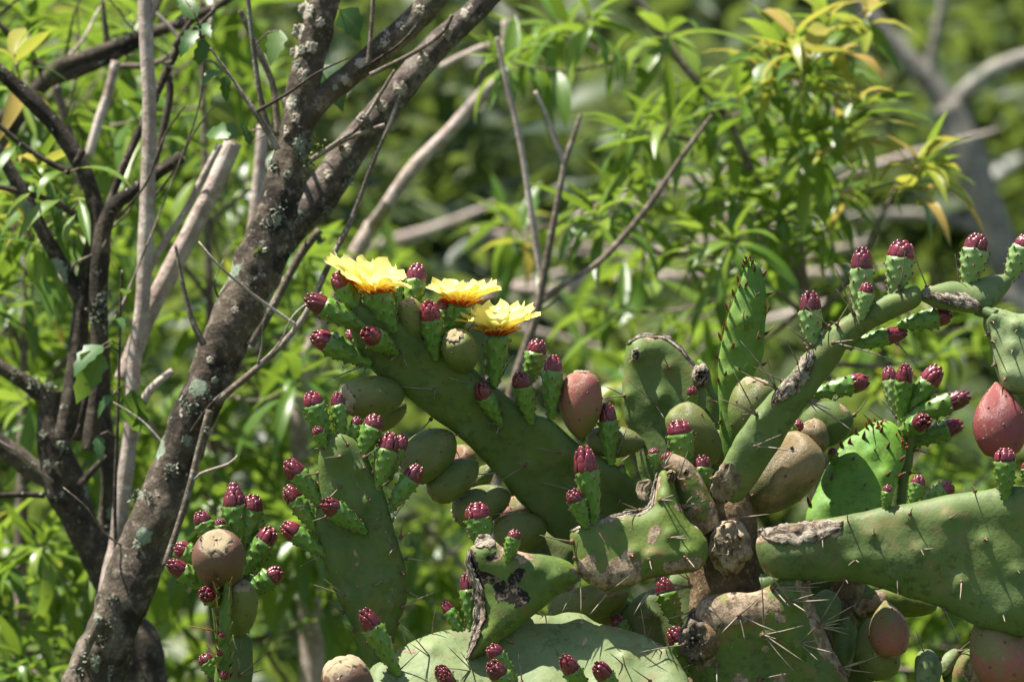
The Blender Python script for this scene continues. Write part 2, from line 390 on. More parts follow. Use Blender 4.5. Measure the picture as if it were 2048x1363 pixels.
def grow(parent, key, spots, twigmat, n=(7, 12), L=.062, yfrac=0., seed=0, limit=270, tone=(0, 1), thin=.0016):
    """spots: (px, py, d); each gets a twig from the nearest limb of SKEL[key] with leaves along it"""
    random.seed(seed); leaves, tw = [], []; sk = SKEL[key]
    for s in spots:
        c = P(s[0], s[1], s[2]); yf = s[3] if len(s) > 3 else yfrac
        q, r = min(sk, key=lambda e: (e[0] - c).length + (.25 if e[0].z > c.z + .02 else 0))
        dv = c - q; out = Vector((random.uniform(-.5, .5), random.uniform(-.6, .4), random.uniform(.1, .9)))
        mid = q + dv * .5 + Vector((0, 0, -.12 * dv.length)) + out * .02
        cent = []
        for j in range(9):
            t = j / 8; cent.append(q * (1 - t) ** 2 + mid * 2 * t * (1 - t) + c * t * t)
        r0 = min(r * .7, .0022 + dv.length * .006); tw.append((cent, [r0 * (1 - t / 8) + thin * .5 * t / 8 + .0003 for t in range(9)]))
        ax = (cent[-1] - cent[-2]).normalized() * .6 + out * .5
        leaves += sprout(c, ax if yf < .55 else Vector((random.uniform(-.2, .2), -.3, 1)), random.randint(*n), L * random.uniform(.8, 1.2) * (1 if yf < .55 else 1.05), yf, tone)
        if dv.length > .08:
            for j in (4, 5, 6, 7):
                sd = (cent[j + 1] - cent[j]).normalized(); o_ = sd.orthogonal().normalized(); o_.rotate(Matrix.Rotation(random.random() * 6.28, 3, sd))
                leaves.append((leaf_matrix(cent[j], o_ + sd * .5 + Vector((0, 0, .2)), L * random.uniform(.7, 1.1), random.uniform(-.5, .5)), random.randrange(4), random.uniform(*tone), 'leaf'))
    V, F = twigs_geo(tw); o = mk('twigs', V, F, twigmat); o['kind'] = 'stuff'; under(o, parent)
    place_leaves(leaves, parent, limit)

# ------------------------------------------------------------------ ground and hillside
def ground_z(x, y):
    z = 0.0
    if y > 8.6: t = y - 8.6; z = .5 * t * t / (t + 1.2) * 1.15
    if y > 40: z = min(z, 16 + (y - 40) * .12)
    return z
def build_ground():
    xs = np.concatenate([np.linspace(-600, -30, 12), np.linspace(-26, -4, 20), np.linspace(-3.6, 3.6, 46), np.linspace(4, 26, 20), np.linspace(30, 600, 12)])
    ys = np.concatenate([np.linspace(-600, -10, 12), np.linspace(-8, 7, 16), np.linspace(7.3, 20, 70), np.linspace(21, 60, 24), np.linspace(70, 900, 18)])
    V, F = [], []
    for y in ys:
        for x in xs:
            k = min(1., abs(y - 8) / 4 + abs(x) / 6)
            V.append((x, y, ground_z(x, y) + k * (.12 * mnoise.noise(Vector((x * .6, y * .6, 0))) + .03 * mnoise.noise(Vector((x * 3, y * 3, 5))))))
    nx = len(xs)
    for j in range(len(ys) - 1):
        for i in range(nx - 1): a = j * nx + i; F.append((a, a + 1, a + nx + 1, a + nx))
    m = N('ground_grass'); n1 = m.noise(1.6, 5); n2 = m.noise(14, 5, .7)
    c = m.mix(m.step(n1, .35, .65), (.025, .042, .010), (.070, .095, .022)); c = m.mix(m.step(n2, .5, .75), c, (.12, .105, .060)); m.bump(n2, .8, .05)
    g = mk('ground', V, F, m.fin(c, .95, .2)); g['kind'] = 'structure'; g['label'] = 'grassy earth rising into a hillside behind the trees'
build_ground()

# ------------------------------------------------------------------ cactus: pads
PAD = {}
class PadInfo: pass
def in_poly(x, y, poly):
    n = len(poly); c = False; j = n - 1
    for i in range(n):
        xi, yi = poly[i]; xj, yj = poly[j]
        if (yi > y) != (yj > y) and x < (xj - xi) * (y - yi) / (yj - yi) + xi: c = not c
        j = i
    return c

def pad(key, parent, outline, d0, gx=0., gy=0., T=.011, rim=.016, young=0., wax=0., aged=.5, cork=(), rot=(), bumps=(), grid=9, name='pad', label=None, wav=.3, straight=False):
    """a cactus pad: outline in photo pixels lying on a tilted plane, real thickness and a rounded rim.
    gx, gy: metres of depth gained per metre right / down"""
    pts = catmull(outline, lambda a, b: max(2, np.hypot(*(b - a)) / 9), True) if not straight else np.array(outline, float)
    jit = np.array([[mnoise.noise(Vector((x * .035, y * .035, 1))), mnoise.noise(Vector((x * .035, y * .035, 9)))] for x, y in pts]); pts = pts + jit * 2.2
    cx, cy = np.mean(np.asarray(outline, float), axis=0)
    info = PadInfo(); info.dep = lambda x, y: d0 + gx * (x - cx) * S + gy * (y - cy) * S; info.T = T
    nrm = (RT * -gx + UP * gy - FWD).normalized()           # towards the camera
    nrm = Vector((0, 0, 0)) - (FWD - RT * gx + UP * gy).normalized(); info.n = nrm
    poly = [tuple(p) for p in pts]; x0, y0 = pts.min(0); x1, y1 = pts.max(0); inner = []
    seg_a = pts; seg_b = np.roll(pts, -1, 0); sd = seg_b - seg_a; sl2 = (sd ** 2).sum(1) + 1e-9
    def edist(x, y):
        t = np.clip(((x - seg_a[:, 0]) * sd[:, 0] + (y - seg_a[:, 1]) * sd[:, 1]) / sl2, 0, 1)
        return np.sqrt(((seg_a[:, 0] + t * sd[:, 0] - x) ** 2 + (seg_a[:, 1] + t * sd[:, 1] - y) ** 2).min())
    big = max(x1 - x0, y1 - y0); g = grid if big < 700 else grid * 1.3
    row = 0; yy = y0
    while yy < y1:
        xx = x0 + (row % 2) * g * .5
        while xx < x1:
            a, b = xx + rng.uniform(-.2, .2) * g, yy + rng.uniform(-.2, .2) * g
            if in_poly(a, b, poly) and edist(a, b) > g * .45: inner.append((a, b))
            xx += g
        yy += g * .87; row += 1
    # two extra rings close to the rim keep its roundness
    for off in (1.6, 4.2, 8.):
        nx_ = np.stack([-(seg_b - np.roll(pts, 1, 0))[:, 1], (seg_b - np.roll(pts, 1, 0))[:, 0]], 1); nx_ /= np.linalg.norm(nx_, axis=1)[:, None] + 1e-9
        for k in range(len(pts)):
            for sg in (1, -1):
                a, b = pts[k] + nx_[k] * off * sg
                if in_poly(a, b, poly) and edist(a, b) > off * .8: inner.append((a, b)); break
    info.surf = lambda x, y: info.dep(x, y) - (T * math.sqrt(max(0, 1 - (1 - min(edist(x, y) * S / rim, 1)) ** 2)) if in_poly(x, y, poly) else 0)
    nb = len(pts); allp = [Vector(p) for p in poly] + [Vector(p) for p in inner]
    vo, eo, fo, *_ = mgeo.delaunay_2d_cdt(allp, [(i, (i + 1) % nb) for i in range(nb)], [], 1, 1e-4)
    V, F, ck, rt = [], [], [], []; fi, bi = {}, {}
    def blob(lst, x, y):
        m_ = 0.
        for q in lst:
            if len(q) == 3: m_ = max(m_, 1.15 - math.hypot(x - q[0], y - q[1]) / q[2])
            else:
                ax, ay, bx, by, r = q; L2 = (bx - ax) ** 2 + (by - ay) ** 2; t = max(0, min(1, ((x - ax) * (bx - ax) + (y - ay) * (by - ay)) / L2))
                m_ = max(m_, 1.15 - math.hypot(x - ax - t * (bx - ax), y - ay - t * (by - ay)) / r)
        return max(0., m_)
    for i, v in enumerate(vo):
        x, y = v; e = edist(x, y) * S; base = P(x, y, info.dep(x, y)); t = T * math.sqrt(max(0, 1 - (1 - min(e / rim, 1)) ** 2))
        wv = T * wav * mnoise.noise(Vector((x * .012, y * .012, d0 * 50))) * min(1, e / rim)
        bp = sum(.0042 * math.exp(-((x - q[0]) ** 2 + (y - q[1]) ** 2) / 150.) for q in bumps if abs(x - q[0]) < 30 and abs(y - q[1]) < 30) * min(1, e / .004)
        c1, c2 = blob(cork, x, y), blob(rot, x, y)
        rel = -.0015 * min(1, c2) * min(1, e / .004)
        fi[i] = len(V); V.append(base + nrm * (t + wv + bp + rel)); ck.append(c1); rt.append(c2)
        if e < 1e-5: bi[i] = fi[i]
        else: bi[i] = len(V); V.append(base - nrm * (t - wv)); ck.append(c1); rt.append(c2)
    for f in fo:
        a = [fi[i] for i in f]; n_ = (V[a[1]] - V[a[0]]).cross(V[a[2]] - V[a[0]])
        fr = a if n_.dot(nrm) > 0 else a[::-1]; F.append(tuple(fr)); inv = {fi[i]: bi[i] for i in f}; bk = [inv[i] for i in fr][::-1]
        if set(bk) != set(fr): F.append(tuple(bk))
    n = len(V); o = mk(name, V, F, M['pad'], None, True, {'cork': ck, 'rot': rt, 'young': [young] * n, 'wax': [wax] * n, 'aged': [aged] * n})
    under(o, parent); info.o = o; PAD[key] = info
    if label: o['label'] = label
    return o

# ------------------------------------------------------------------ buds
def ico(sub=1):
    bm = bmesh.new(); bmesh.ops.create_icosphere(bm, subdivisions=sub, radius=1)
    v = np.array([tuple(x.co) for x in bm.verts]); f = [tuple(y.index for y in x.verts) for x in bm.faces]; bm.free(); return v, f
ICO0, ICO1 = ico(1), ico(2)

def bud_mesh(seed, wax=0., spin=11):
    r = random.Random(seed); NS, NR = 36, 34; tub = []
    for k in range(30):
        z = .07 + .645 * (k / 29); th = k * 2.3999 + seed; tub.append((z, th % (2 * math.pi)))
    def prof(z):
        t = z / .76
        return (.16 + .36 * math.sin(min(t, 1) * math.pi * .55) ** 1.1) * (1 if t < .86 else 1 - .35 * ((t - .86) / .14) ** 2)
    V, F = [], []
    for i in range(NR):
        z = .76 * i / (NR - 1)
        for j in range(NS):
            th = 2 * math.pi * j / NS; rr = prof(z)
            for (tz, tt) in tub:
                da = abs((th - tt + math.pi) % (2 * math.pi) - math.pi)
                if da < .8 and abs(z - tz) < .12: rr += .085 * math.exp(-(da / .27) ** 2 - ((z - tz) / .040) ** 2) - .018 * math.exp(-(da / .5) ** 2 - ((z - tz - .02) / .08) ** 2)
            V.append((rr * math.cos(th), rr * math.sin(th), z))
    for i in range(NR - 1):
        for j in range(NS): k = (j + 1) % NS; F.append((i * NS + j, i * NS + k, (i + 1) * NS + k, (i + 1) * NS + j))
    F.append(tuple(range(NS - 1, -1, -1))); F.append(tuple((NR - 1) * NS + j for j in range(NS)))
    mi = [0] * len(F)
    for (tz, tt) in tub:                                     # dark areoles, each with a little leaf scale
        rr = prof(tz) + .070; c = np.array((rr * math.cos(tt), rr * math.sin(tt), tz + .010)); b = len(V)
        for q in ICO0[0]: V.append(tuple(c + q * np.array((.050, .050, .024)) * r.uniform(.75, 1.25)))
        F += [tuple(i + b for i in f) for f in ICO0[1]]; mi += [1] * len(ICO0[1])
        b = len(V); o = np.array((math.cos(tt), math.sin(tt), 0.)); s_ = np.array((-math.sin(tt), math.cos(tt), 0.))
        V += [tuple(c + s_ * .022), tuple(c - s_ * .022), tuple(c + o * .085 + np.array((0, 0, .035)))]; F.append((b, b + 1, b + 2)); mi.append(1)
    n = len(V); o = mk('bud_body_source', V, F, [M['bud'], M['areole']], None, True, {'wax': [wax] * n}, mi); me = o.data; bpy.data.objects.remove(o); return me

def tip_mesh(seed, pointed=False):
    r = random.Random(seed); V, F, tone, edge = [], [], [], []
    def add(c, ax, sx, sy, sz, tn):
        z = ax.normalized(); up = Vector((0, 0, 1)); x = up.cross(z); x = x.normalized() if x.length > .01 else Vector((1, 0, 0)); y = z.cross(x)
        b = len(V)
        for q in ICO1[0]:
            pnt = x * (q[0] * sx) + y * (q[1] * sy * (1.25 if q[1] > 0 else .9)) + z * (q[2] * sz); V.append(c + pnt); tone.append(tn); edge.append(max(0, min(.8, (q[1] - .80) * 4)))
        F.extend(tuple(i + b for i in f) for f in ICO1[1])
    add(Vector((0, 0, .80)), Vector((0, 0, 1)), .40, .40, .13, .3)
    H = .31 if pointed else .205
    for ring, (fr, cnt) in enumerate(((.02, 8), (.32, 7), (.62, 6), (.88, 3))):
        for k in range(cnt):
            th = 2 * math.pi * (k + .5 * (ring % 2)) / cnt + seed + r.uniform(-.12, .12); rad = .43 * math.sqrt(max(.02, 1 - fr ** 2)) * (1 if not pointed else (1 - .35 * fr))
            c = Vector((rad * math.cos(th), rad * math.sin(th), .745 + H * fr)); ax = Vector((math.cos(th) * (1 - fr * .75), math.sin(th) * (1 - fr * .75), .25 + fr * 1.0))
            add(c, ax, r.uniform(.175, .215) * (1 - .3 * fr), r.uniform(.074, .092) * (1.35 if pointed else 1), .060, r.uniform(.1, 1))
    for k in range(16):                                      # fringe of tiny scales and bristles where red meets green
        th = 2 * math.pi * k / 16 + r.uniform(-.1, .1); c = Vector((.40 * math.cos(th), .40 * math.sin(th), .735 + r.uniform(-.015, .02)))
        add(c, Vector((math.cos(th), math.sin(th), .1)), .035, .04, .03, .2); b = len(V)
        for q in (Vector((-math.sin(th), math.cos(th), 0)) * .012, Vector((math.sin(th), -math.cos(th), 0)) * .012): V.append(c + q); tone.append(.5); edge.append(1.)
        V.append(c + Vector((math.cos(th) * .10, math.sin(th) * .10, r.uniform(.0, .05)))); tone.append(.5); edge.append(1.); F.append((b, b + 1, b + 2))
    o = mk('bud_tip_source', V, F, M['red'], None, True, {'tone': tone, 'edge': edge}); me = o.data; bpy.data.objects.remove(o); return me
BUDM = [bud_mesh(i) for i in range(4)]; BUDW = [bud_mesh(10 + i, .75) for i in range(2)]
TIPM = [tip_mesh(i) for i in range(5)]; TIPP = tip_mesh(9, True)

def axis_matrix(b, t, w_, roll=0.):
    z = t - b; L = z.length; z.normalize(); x = z.orthogonal().normalized(); x.rotate(Matrix.Rotation(roll, 3, z)); y = z.cross(x)
    return Matrix.Translation(b) @ Matrix((x * w_, y * w_, z * L)).transposed().to_4x4()

def dres(d, x, y):
    if isinstance(d, str): return PAD[d].dep(x, y)
    return d
NB = [0]
def bud(parent, base, tip, w_, d, ob_=0., ot=None, wax=0, pointed=False, tipless=False, name='bud'):
    NB[0] += 1; i = NB[0]; db = dres(d, *base) + ob_; dt = dres(d, *base) + (ob_ if ot is None else ot)
    b, t = P(*base, db), P(*tip, dt); b = b - (t - b) * .05
    rv = random.Random(i * 7 + 1); mt = axis_matrix(b, t, w_ * S * rv.uniform(.88, 1.0), i * 1.7); inv = parent_inv(parent)
    o = ob(name, (BUDW if wax else BUDM)[i % (2 if wax else 4)], parent, inv @ mt)
    if not tipless:
        q = rv.uniform(.92, 1.06); ob('bud_tip', TIPP if pointed else TIPM[i % 5], o, Matrix.Translation((rv.uniform(-.02, .02), rv.uniform(-.02, .02), .745)) @ Matrix.Diagonal((q, q, rv.uniform(.82, 1.15), 1)) @ Matrix.Translation((0, 0, -.745)))
    return o

# ------------------------------------------------------------------ fruits
def fruit(parent, base, tip, w_, d, kind='f_olive', neck=.3, ob_=0., ot=None, scar=1, roll=0., dots=16, name='fruit', lump=.03):
    NB[0] += 1; sd = NB[0]; r = random.Random(sd); db = dres(d, *base) + ob_; dt = dres(d, *base) + (ob_ if ot is None else ot)
    b, t = P(*base, db), P(*tip, dt); mt = axis_matrix(b, t, w_ * S, sd * 1.3 + roll); V, F, va = [], [], []; NS, NR = 28, 24
    def prof(z):
        e = math.sqrt(max(0, 1 - ((z - .56) / .56) ** 2)) if z < .56 else math.sqrt(max(0, 1 - ((z - .56) / .50) ** 2.4 if z > .56 else 1))
        if z < .56: e = e ** (1 + neck * 1.6)
        return .5 * e
    for i in range(NR):
        z = i / (NR - 1); rr = prof(z) if i else .03
        if i == NR - 1: rr = max(.02, prof(.985) * .6)
        for j in range(NS):
            th = 2 * math.pi * j / NS; q = 1 + lump * mnoise.noise(Vector((math.cos(th) * 1.3, math.sin(th) * 1.3, z * 2.5 + sd * 3))) * 2
            V.append((rr * q * math.cos(th), rr * q * math.sin(th), z)); va.append(z)
    for i in range(NR - 1):
        for j in range(NS): k = (j + 1) % NS; F.append((i * NS + j, i * NS + k, (i + 1) * NS + k, (i + 1) * NS + j))
    F.append(tuple(range(NS - 1, -1, -1))); F.append(tuple((NR - 1) * NS + j for j in range(NS))); mi = [0] * len(F)
    for k in range(dots):
        z = .12 + .80 * k / dots; th = k * 2.3999 + sd; rr = prof(z); c = np.array((rr * math.cos(th), rr * math.sin(th), z)); bb = len(V)
        for q in ICO0[0]: V.append(tuple(c + q * np.array((.028, .028, .022)))); va.append(z)
        F += [tuple(i + bb for i in f) for f in ICO0[1]]; mi += [1] * len(ICO0[1])
    me_o = mk(name, V, F, [M[kind], M['areole']], None, True, {'v': va}, mi); inv = parent_inv(parent)
    me_o.parent = parent; me_o.matrix_local = inv @ mt
    if scar:                                                 # withered flower scar: a shallow ragged dish
        SV, SF = [], []; n = 22
        for ring, (rr, zz) in enumerate(((.03, .955), (.14, .965), (.25, .992), (.325, .972), (.345, .93))):
            for j in range(n):
                th = 2 * math.pi * j / n; q = rr * (1 + .22 * r.uniform(-1, 1) * (ring > 1)) * scar; zr = zz + .012 * r.uniform(-1, 1)
                zmax = .56 + .5 * max(0, 1 - (q / .5) ** 2) ** (1 / 2.4); zr = min(zmax, 1.0) + (zz - .975) * .5 + .012 + .012 * r.uniform(-1, 1)
                SV.append((q * math.cos(th), q * math.sin(th), zr))
        for ring in range(4):
            for j in range(n): k = (j + 1) % n; SF.append((ring * n + j, ring * n + k, (ring + 1) * n + k, (ring + 1) * n + j))
        SF.append(tuple(range(n))); so_ = mk('fruit_scar', SV, SF, M['scar'], me_o)
    return me_o

# ------------------------------------------------------------------ flowers
def petal_geo(L, W, rise, ragged, seed, curve):
    r = random.Random(seed); nu, nv = 9, 10; V, u, v, F = [], [], [], []
    for i in range(nv):
        t = i / (nv - 1); wd = W * (.34 + .66 * math.sin(min(1, t * 1.05) * math.pi * .56)) * (1 - .62 * max(0, (t - .66) / .34) ** 1.6)
        ang = rise[0] + (rise[1] - rise[0]) * t
        if i == 0: y, z = .0, 0.
        else: y += L / (nv - 1) * math.cos(ang); z += L / (nv - 1) * math.sin(ang)
        for j in range(nu):
            s = -1 + 2 * j / (nu - 1); yy = y
            if i == nv - 1: yy += L * ragged * (r.uniform(-1, .7) + .25 * (1 - s * s))
            elif i == nv - 2: yy += L * ragged * .3 * (.3 * (1 - s * s))
            V.append((s * wd * .5, yy, z + curve * W * (s * s - .3) * .35 + .02 * L * mnoise.noise(Vector((s * 1.5, t * 2, seed)))))
            u.append(abs(s)); v.append(t)
    for i in range(nv - 1):
        for j in range(nu - 1): a = i * nu + j; F.append((a, a + 1, a + nu + 1, a + nu))
    return V, F, u, v

def flower(parent, base, top, w_, d, R, tilt=(0, 0), seed=0, ob_=0.):
    """base -> top of the green receptacle, petals spreading R pixels"""
    r = random.Random(seed); db = dres(d, *base) + ob_; b, t = P(*base, db), P(*top, db - .004); ax = (t - b)
    mt = axis_matrix(b - ax * .05, b + ax * 1.28, w_ * S, seed); inv = parent_inv(parent); fl = ob('flower', BUDM[seed % 4], parent, inv @ mt)
    z = (ax.normalized() * .35 + UP + RT * tilt[0] - FWD * tilt[1]).normalized(); x = z.orthogonal().normalized(); y = z.cross(x)
    Rm = Matrix.Translation(t) @ Matrix((x, y, z)).transposed().to_4x4(); fi = parent_inv(fl); r0 = w_ * S * .36
    def put(nm, geo, th, outer, off):
        V, F, u, v = geo; o = mk(nm, V, F, M['petal'], None, True, {'u': u, 'v': v, 'outer': [outer] * len(V)})
        o.parent = fl; o.matrix_local = fi @ Rm @ Matrix.Rotation(th, 4, 'Z') @ Matrix.Translation((0, r0 * off, -.001 if off < 1 else -.004)); return o
    L = R * S * 1.12 - r0
    for k in range(8): put('petal', petal_geo(L * r.uniform(.95, 1.08), L * r.uniform(.66, .82), (.85, r.uniform(.25, .7)), .035, seed * 40 + k, .7), k * .7854 + r.uniform(-.1, .1), .10, .8)
    for k in range(9): put('petal', petal_geo(L * r.uniform(.90, 1.10), L * r.uniform(.46, .64), (.75, r.uniform(.0, .36)), .05, seed * 40 + 20 + k, .5), k * .698 + .3 + r.uniform(-.12, .12), .6, .95)
    for k in range(11):
        g = petal_geo(L * r.uniform(.40, .58), L * r.uniform(.28, .38), (.55, .30), .05, seed * 40 + 60 + k, .6); g = (g[0], g[1], [q * .45 for q in g[2]], [q * .5 for q in g[3]])
        put('sepal', g, k * .571 + r.uniform(-.1, .1), 1., 1.04)
    V, F = [], []                                            # stamens
    for k in range(60):
        th, q = r.random() * 6.28, math.sqrt(r.random()) * .009; a = Vector((q * math.cos(th), q * math.sin(th), .001)); e = a * 1.5 + Vector((0, 0, r.uniform(.010, .016)))
        vv, ff = tube_geo([a, (a + e) / 2, e], [.0003, .0003, .0009], 4); o_ = len(V); V += vv; F += [tuple(i + o_ for i in f) for f in ff]
    s = mk('stamens', V, F, M['petal'], None, True, {'u': [0] * len(V), 'v': [.2] * len(V), 'outer': [0.] * len(V)}); s['kind'] = 'stuff'; s.parent = fl; s.matrix_local = fi @ Rm
    return fl

# ------------------------------------------------------------------ spines
def spines(padkey, base, tips, mat='spine', w_=3.1, knob=5., out=.02, parent=None, lift=None):
    info = PAD.get(padkey) if isinstance(padkey, str) else None; d = info.surf(*base) - .0015 if info else padkey
    if lift is not None: d += lift
    V, F = [], []; b = P(*base, d)
    for k, t in enumerate(tips):
        ln = math.hypot(t[0] - base[0], t[1] - base[1]) * S; e = P(*t, d - (out * random.uniform(.3, 1.2) if len(t) < 3 else t[2]))
        mid = (b + e) * .5 + Vector((random.uniform(-1, 1), 0, random.uniform(-1, 1))) * ln * .025
        vv, ff = tube_geo([b, b * .5 + mid * .5, mid, mid * .4 + e * .6, e], [w_ * S * .5 * q for q in (1.0, .95, .82, .6, .12)], 6); o_ = len(V); V += vv; F += [tuple(i + o_ for i in f) for f in ff]
    mi = [0] * len(F)
    if knob:
        o_ = len(V); V += [b + Vector(q) * knob * S * (1 + .3 * mnoise.noise(Vector(q) * 3)) for q in ICO0[0]]; F += [tuple(i + o_ for i in f) for f in ICO0[1]]; mi += [1] * len(ICO0[1])
    o = mk('spine_cluster', V, F, [M[mat], M['areole']], None, True, None, mi); under(o, parent or info.o); return o

# ------------------------------------------------------------------ dry torn rims
def dry_strip(padkey, path, wid, d_off=-.008, mat='drypale', seed=0, name='dry_scar', d=None, amp=1.):
    """crumpled papery crust along a path of pixels"""
    info = PAD.get(padkey); sm = catmull(path, lambda a, b: max(2, np.hypot(*(b - a)) / 5)); V, F = [], []; nu = 11
    for i, (x, y) in enumerate(sm):
        t = sm[min(i + 1, len(sm) - 1)] - sm[max(i - 1, 0)]; t = t / (np.linalg.norm(t) + 1e-9); nx_, ny_ = -t[1], t[0]; e = math.sin(math.pi * (i + .3) / (len(sm) - .4)) ** .75
        for j in range(nu):
            s = -1 + 2 * j / (nu - 1); wv = wid * .5 * e * (1 + .35 * mnoise.noise(Vector((i * .25, s * .4, seed))) + .45 * mnoise.noise(Vector((i * .8, (s > 0) * 3., seed + 2)))); q = s * wv + wid * .12 * mnoise.noise(Vector((i * .3, 0, seed + 5)))
            xx, yy = x + nx_ * q, y + ny_ * q; nz_ = mnoise.noise(Vector((i * .16, s * 5.5, seed + 9))) + .6 * mnoise.noise(Vector((i * .5, s * 9, seed))) + .4 * mnoise.noise(Vector((i * 1.3, s * 4, seed + 3)))
            dep = info.surf(xx, yy) - .0012 - amp * .0028 * (nz_ + .35) * (1 - .6 * s * s)
            V.append(P(xx, yy, dep))
    n = len(sm)
    for i in range(n - 1):
        for j in range(nu - 1): a = i * nu + j; F.append((a, a + 1, a + nu + 1, a + nu))
    o = mk(name, V, F, M[mat]); sd = o.modifiers.new('thickness', 'SOLIDIFY'); sd.thickness = .0012; sd.offset = 0; under(o, info.o if info else d_parent); return o

# ================================================================== the big cactus
GZ = 0.0
CB = P(1445, 5290, 0.0); CB.z = 0
cac = thing('prickly_pear_cactus', 'old sprawling prickly pear cactus with corky trunk, yellow flowers and red buds', 'cactus', CB)
SK = lambda *a: a
# trunk, down to the ground
branch('trunk', [(1470, 955, 60), (1464, 1000, 96), (1458, 1060, 128), (1456, 1120, 138), (1452, 1200, 140), (1444, 1290, 128), (1440, 1400, 130), (1450, 1700, 190), (1440, 2600, 240), (1440, 4200, 280), (1445, 5400, 330)],
       0.03, M['trunk'], cac, 22, .16, step=9, freq=34)
pad('Q', cac, [(1392, 1215), (1450, 1185), (1520, 1180), (1575, 1145), (1602, 1136), (1618, 1165), (1638, 1235), (1662, 1290), (1690, 1345), (1730, 1480), (1740, 1640), (1600, 1780), (1460, 1780), (1390, 1600), (1385, 1400)], -.025, 0, .12,
    T=.020, rim=.03, aged=1, cork=[(1600, 1145, 1660, 1300, 26), (1550, 1200, 1560, 1230, 14), (1400, 1230, 1510, 1205, 52), (1660, 1300, 1690, 1350, 16), (1400, 1300, 50), (1560, 1352, 22), (1480, 1360, 30), (1530, 1290, 14)], bumps=[(1478, 1230), (1528, 1269), (1598, 1285), (1635, 1252), (1580, 1202)],
    label='old mottled green and brown lower pad beside the trunk')
# pad A, left of the trunk, dead upper rim
pad('A', cac, [(1142, 1062), (1180, 1046), (1230, 1034), (1278, 1026), (1300, 1012), (1310, 975), (1316, 948), (1328, 940), (1346, 955), (1352, 985), (1360, 1010), (1378, 1040), (1400, 1060), (1415, 1085), (1415, 1115), (1398, 1138), (1365, 1146), (1330, 1150), (1290, 1160), (1245, 1178), (1215, 1184), (1185, 1170), (1160, 1150), (1146, 1105)], -.03, .12, -.28,
    T=.014, aged=1, cork=[(1170, 1140, 38), (1190, 1165, 1270, 1160, 22), (1250, 1120, 1240, 1150, 20), (1310, 1065, 1300, 1085, 17), (1330, 1140, 1395, 1130, 16), (1308, 960, 1300, 1010, 15), (1395, 1055, 12), (1355, 1020, 14), (1255, 1065, 9), (1215, 1140, 1230, 1125, 10), (1270, 1140, 16)],
    bumps=[(1337, 1075), (1321, 999), (1372, 1113), (1299, 1118), (1264, 1110)], young=.08, label='pad with a torn bleached upper rim')
dry_strip('A', [(1140, 1062), (1190, 1045), (1240, 1032), (1282, 1024), (1299, 1010), (1308, 975), (1314, 945)], 13, -.013, seed=1)
dry_strip('A', [(1300, 960), (1286, 975), (1292, 1000)], 26, -.002, 'cork', 2)
# pad B, ragged dead left side
pad('B', cac, [(958, 1082), (985, 1080), (1010, 1096), (1050, 1104), (1100, 1110), (1138, 1122), (1158, 1146), (1158, 1162), (1135, 1175), (1095, 1208), (1055, 1240), (1015, 1272), (975, 1300), (945, 1318), (934, 1316), (945, 1280), (958, 1240), (960, 1205), (948, 1165), (936, 1135), (932, 1105)], -.055, .12, -.12,
    T=.013, aged=1, young=.15, cork=[(940, 1085, 985, 1085, 15), (1000, 1100, 1060, 1115, 14), (1150, 1140, 14), (990, 1120, 15), (1040, 1120, 14), (1060, 1170, 6)],
    rot=[(936, 1110, 952, 1170, 20), (952, 1170, 964, 1240, 16), (955, 1150, 1005, 1172, 15), (1002, 1182, 1036, 1196, 32), (1022, 1165, 1036, 1148, 19), (975, 1118, 990, 1112, 12)], bumps=[(1066, 1142), (1110, 1157), (1050, 1211)], label='pad with black rotted patches and frayed edge')
dry_strip('B', [(936, 1100), (940, 1140), (956, 1180), (958, 1230), (948, 1275), (934, 1318)], 22, -.011, 'drypale', 4)
dry_strip('B', [(950, 1090), (968, 1082), (990, 1090)], 26, -.012, 'drypale', 5, amp=.6)
# pad C, the wide one reaching right
pad('C', cac, [(1512, 1095), (1520, 1068), (1560, 1050), (1620, 1042), (1690, 1030), (1760, 1015), (1830, 1004), (1890, 990), (1960, 980), (2040, 970), (2120, 985), (2200, 1040), (2230, 1130), (2180, 1230), (2080, 1275), (1990, 1262), (1940, 1245), (1880, 1215), (1820, 1195), (1760, 1175), (1700, 1162), (1640, 1162), (1580, 1160), (1530, 1145)], -.06, -.12, .0,
    T=.017, rim=.028, aged=.5, wax=.15, cork=[(1520, 1070, 1650, 1055, 24), (1670, 1065, 22), (1520, 1140, 18), (1950, 982, 8)], bumps=[(1696, 1044), (1748, 1068), (1820, 1027), (1901, 1036), (1972, 1078), (1842, 1098), (1711, 1119), (1795, 1151), (1923, 1162), (2036, 1142), (2006, 1228)], label='broad horizontal pad reaching away from the trunk')
dry_strip('C', [(1515, 1062), (1550, 1068), (1600, 1066), (1650, 1058), (1690, 1045)], 44, -.016, 'drypale', 7)
# pad D, the big flowering one
pad('D', cac, [(704, 622), (722, 606), (756, 612), (800, 640), (838, 668), (880, 690), (930, 722), (978, 762), (1020, 796), (1062, 824), (1105, 842), (1150, 880), (1200, 912), (1244, 938), (1272, 970), (1284, 1010), (1272, 1060), (1232, 1092), (1170, 1094), (1110, 1076), (1058, 1024), (1000, 956), (950, 904), (905, 862), (862, 832), (822, 800), (784, 772), (748, 744), (716, 700), (700, 655)], .075, .10, .30,
    T=.011, rim=.013, aged=.2, bumps=[(801, 703), (870, 778), (942, 769), (928, 867), (997, 945), (1053, 929), (1123, 906), (1144, 980), (1056, 1017)], label='large dark diagonal pad crowded with buds and flowers')
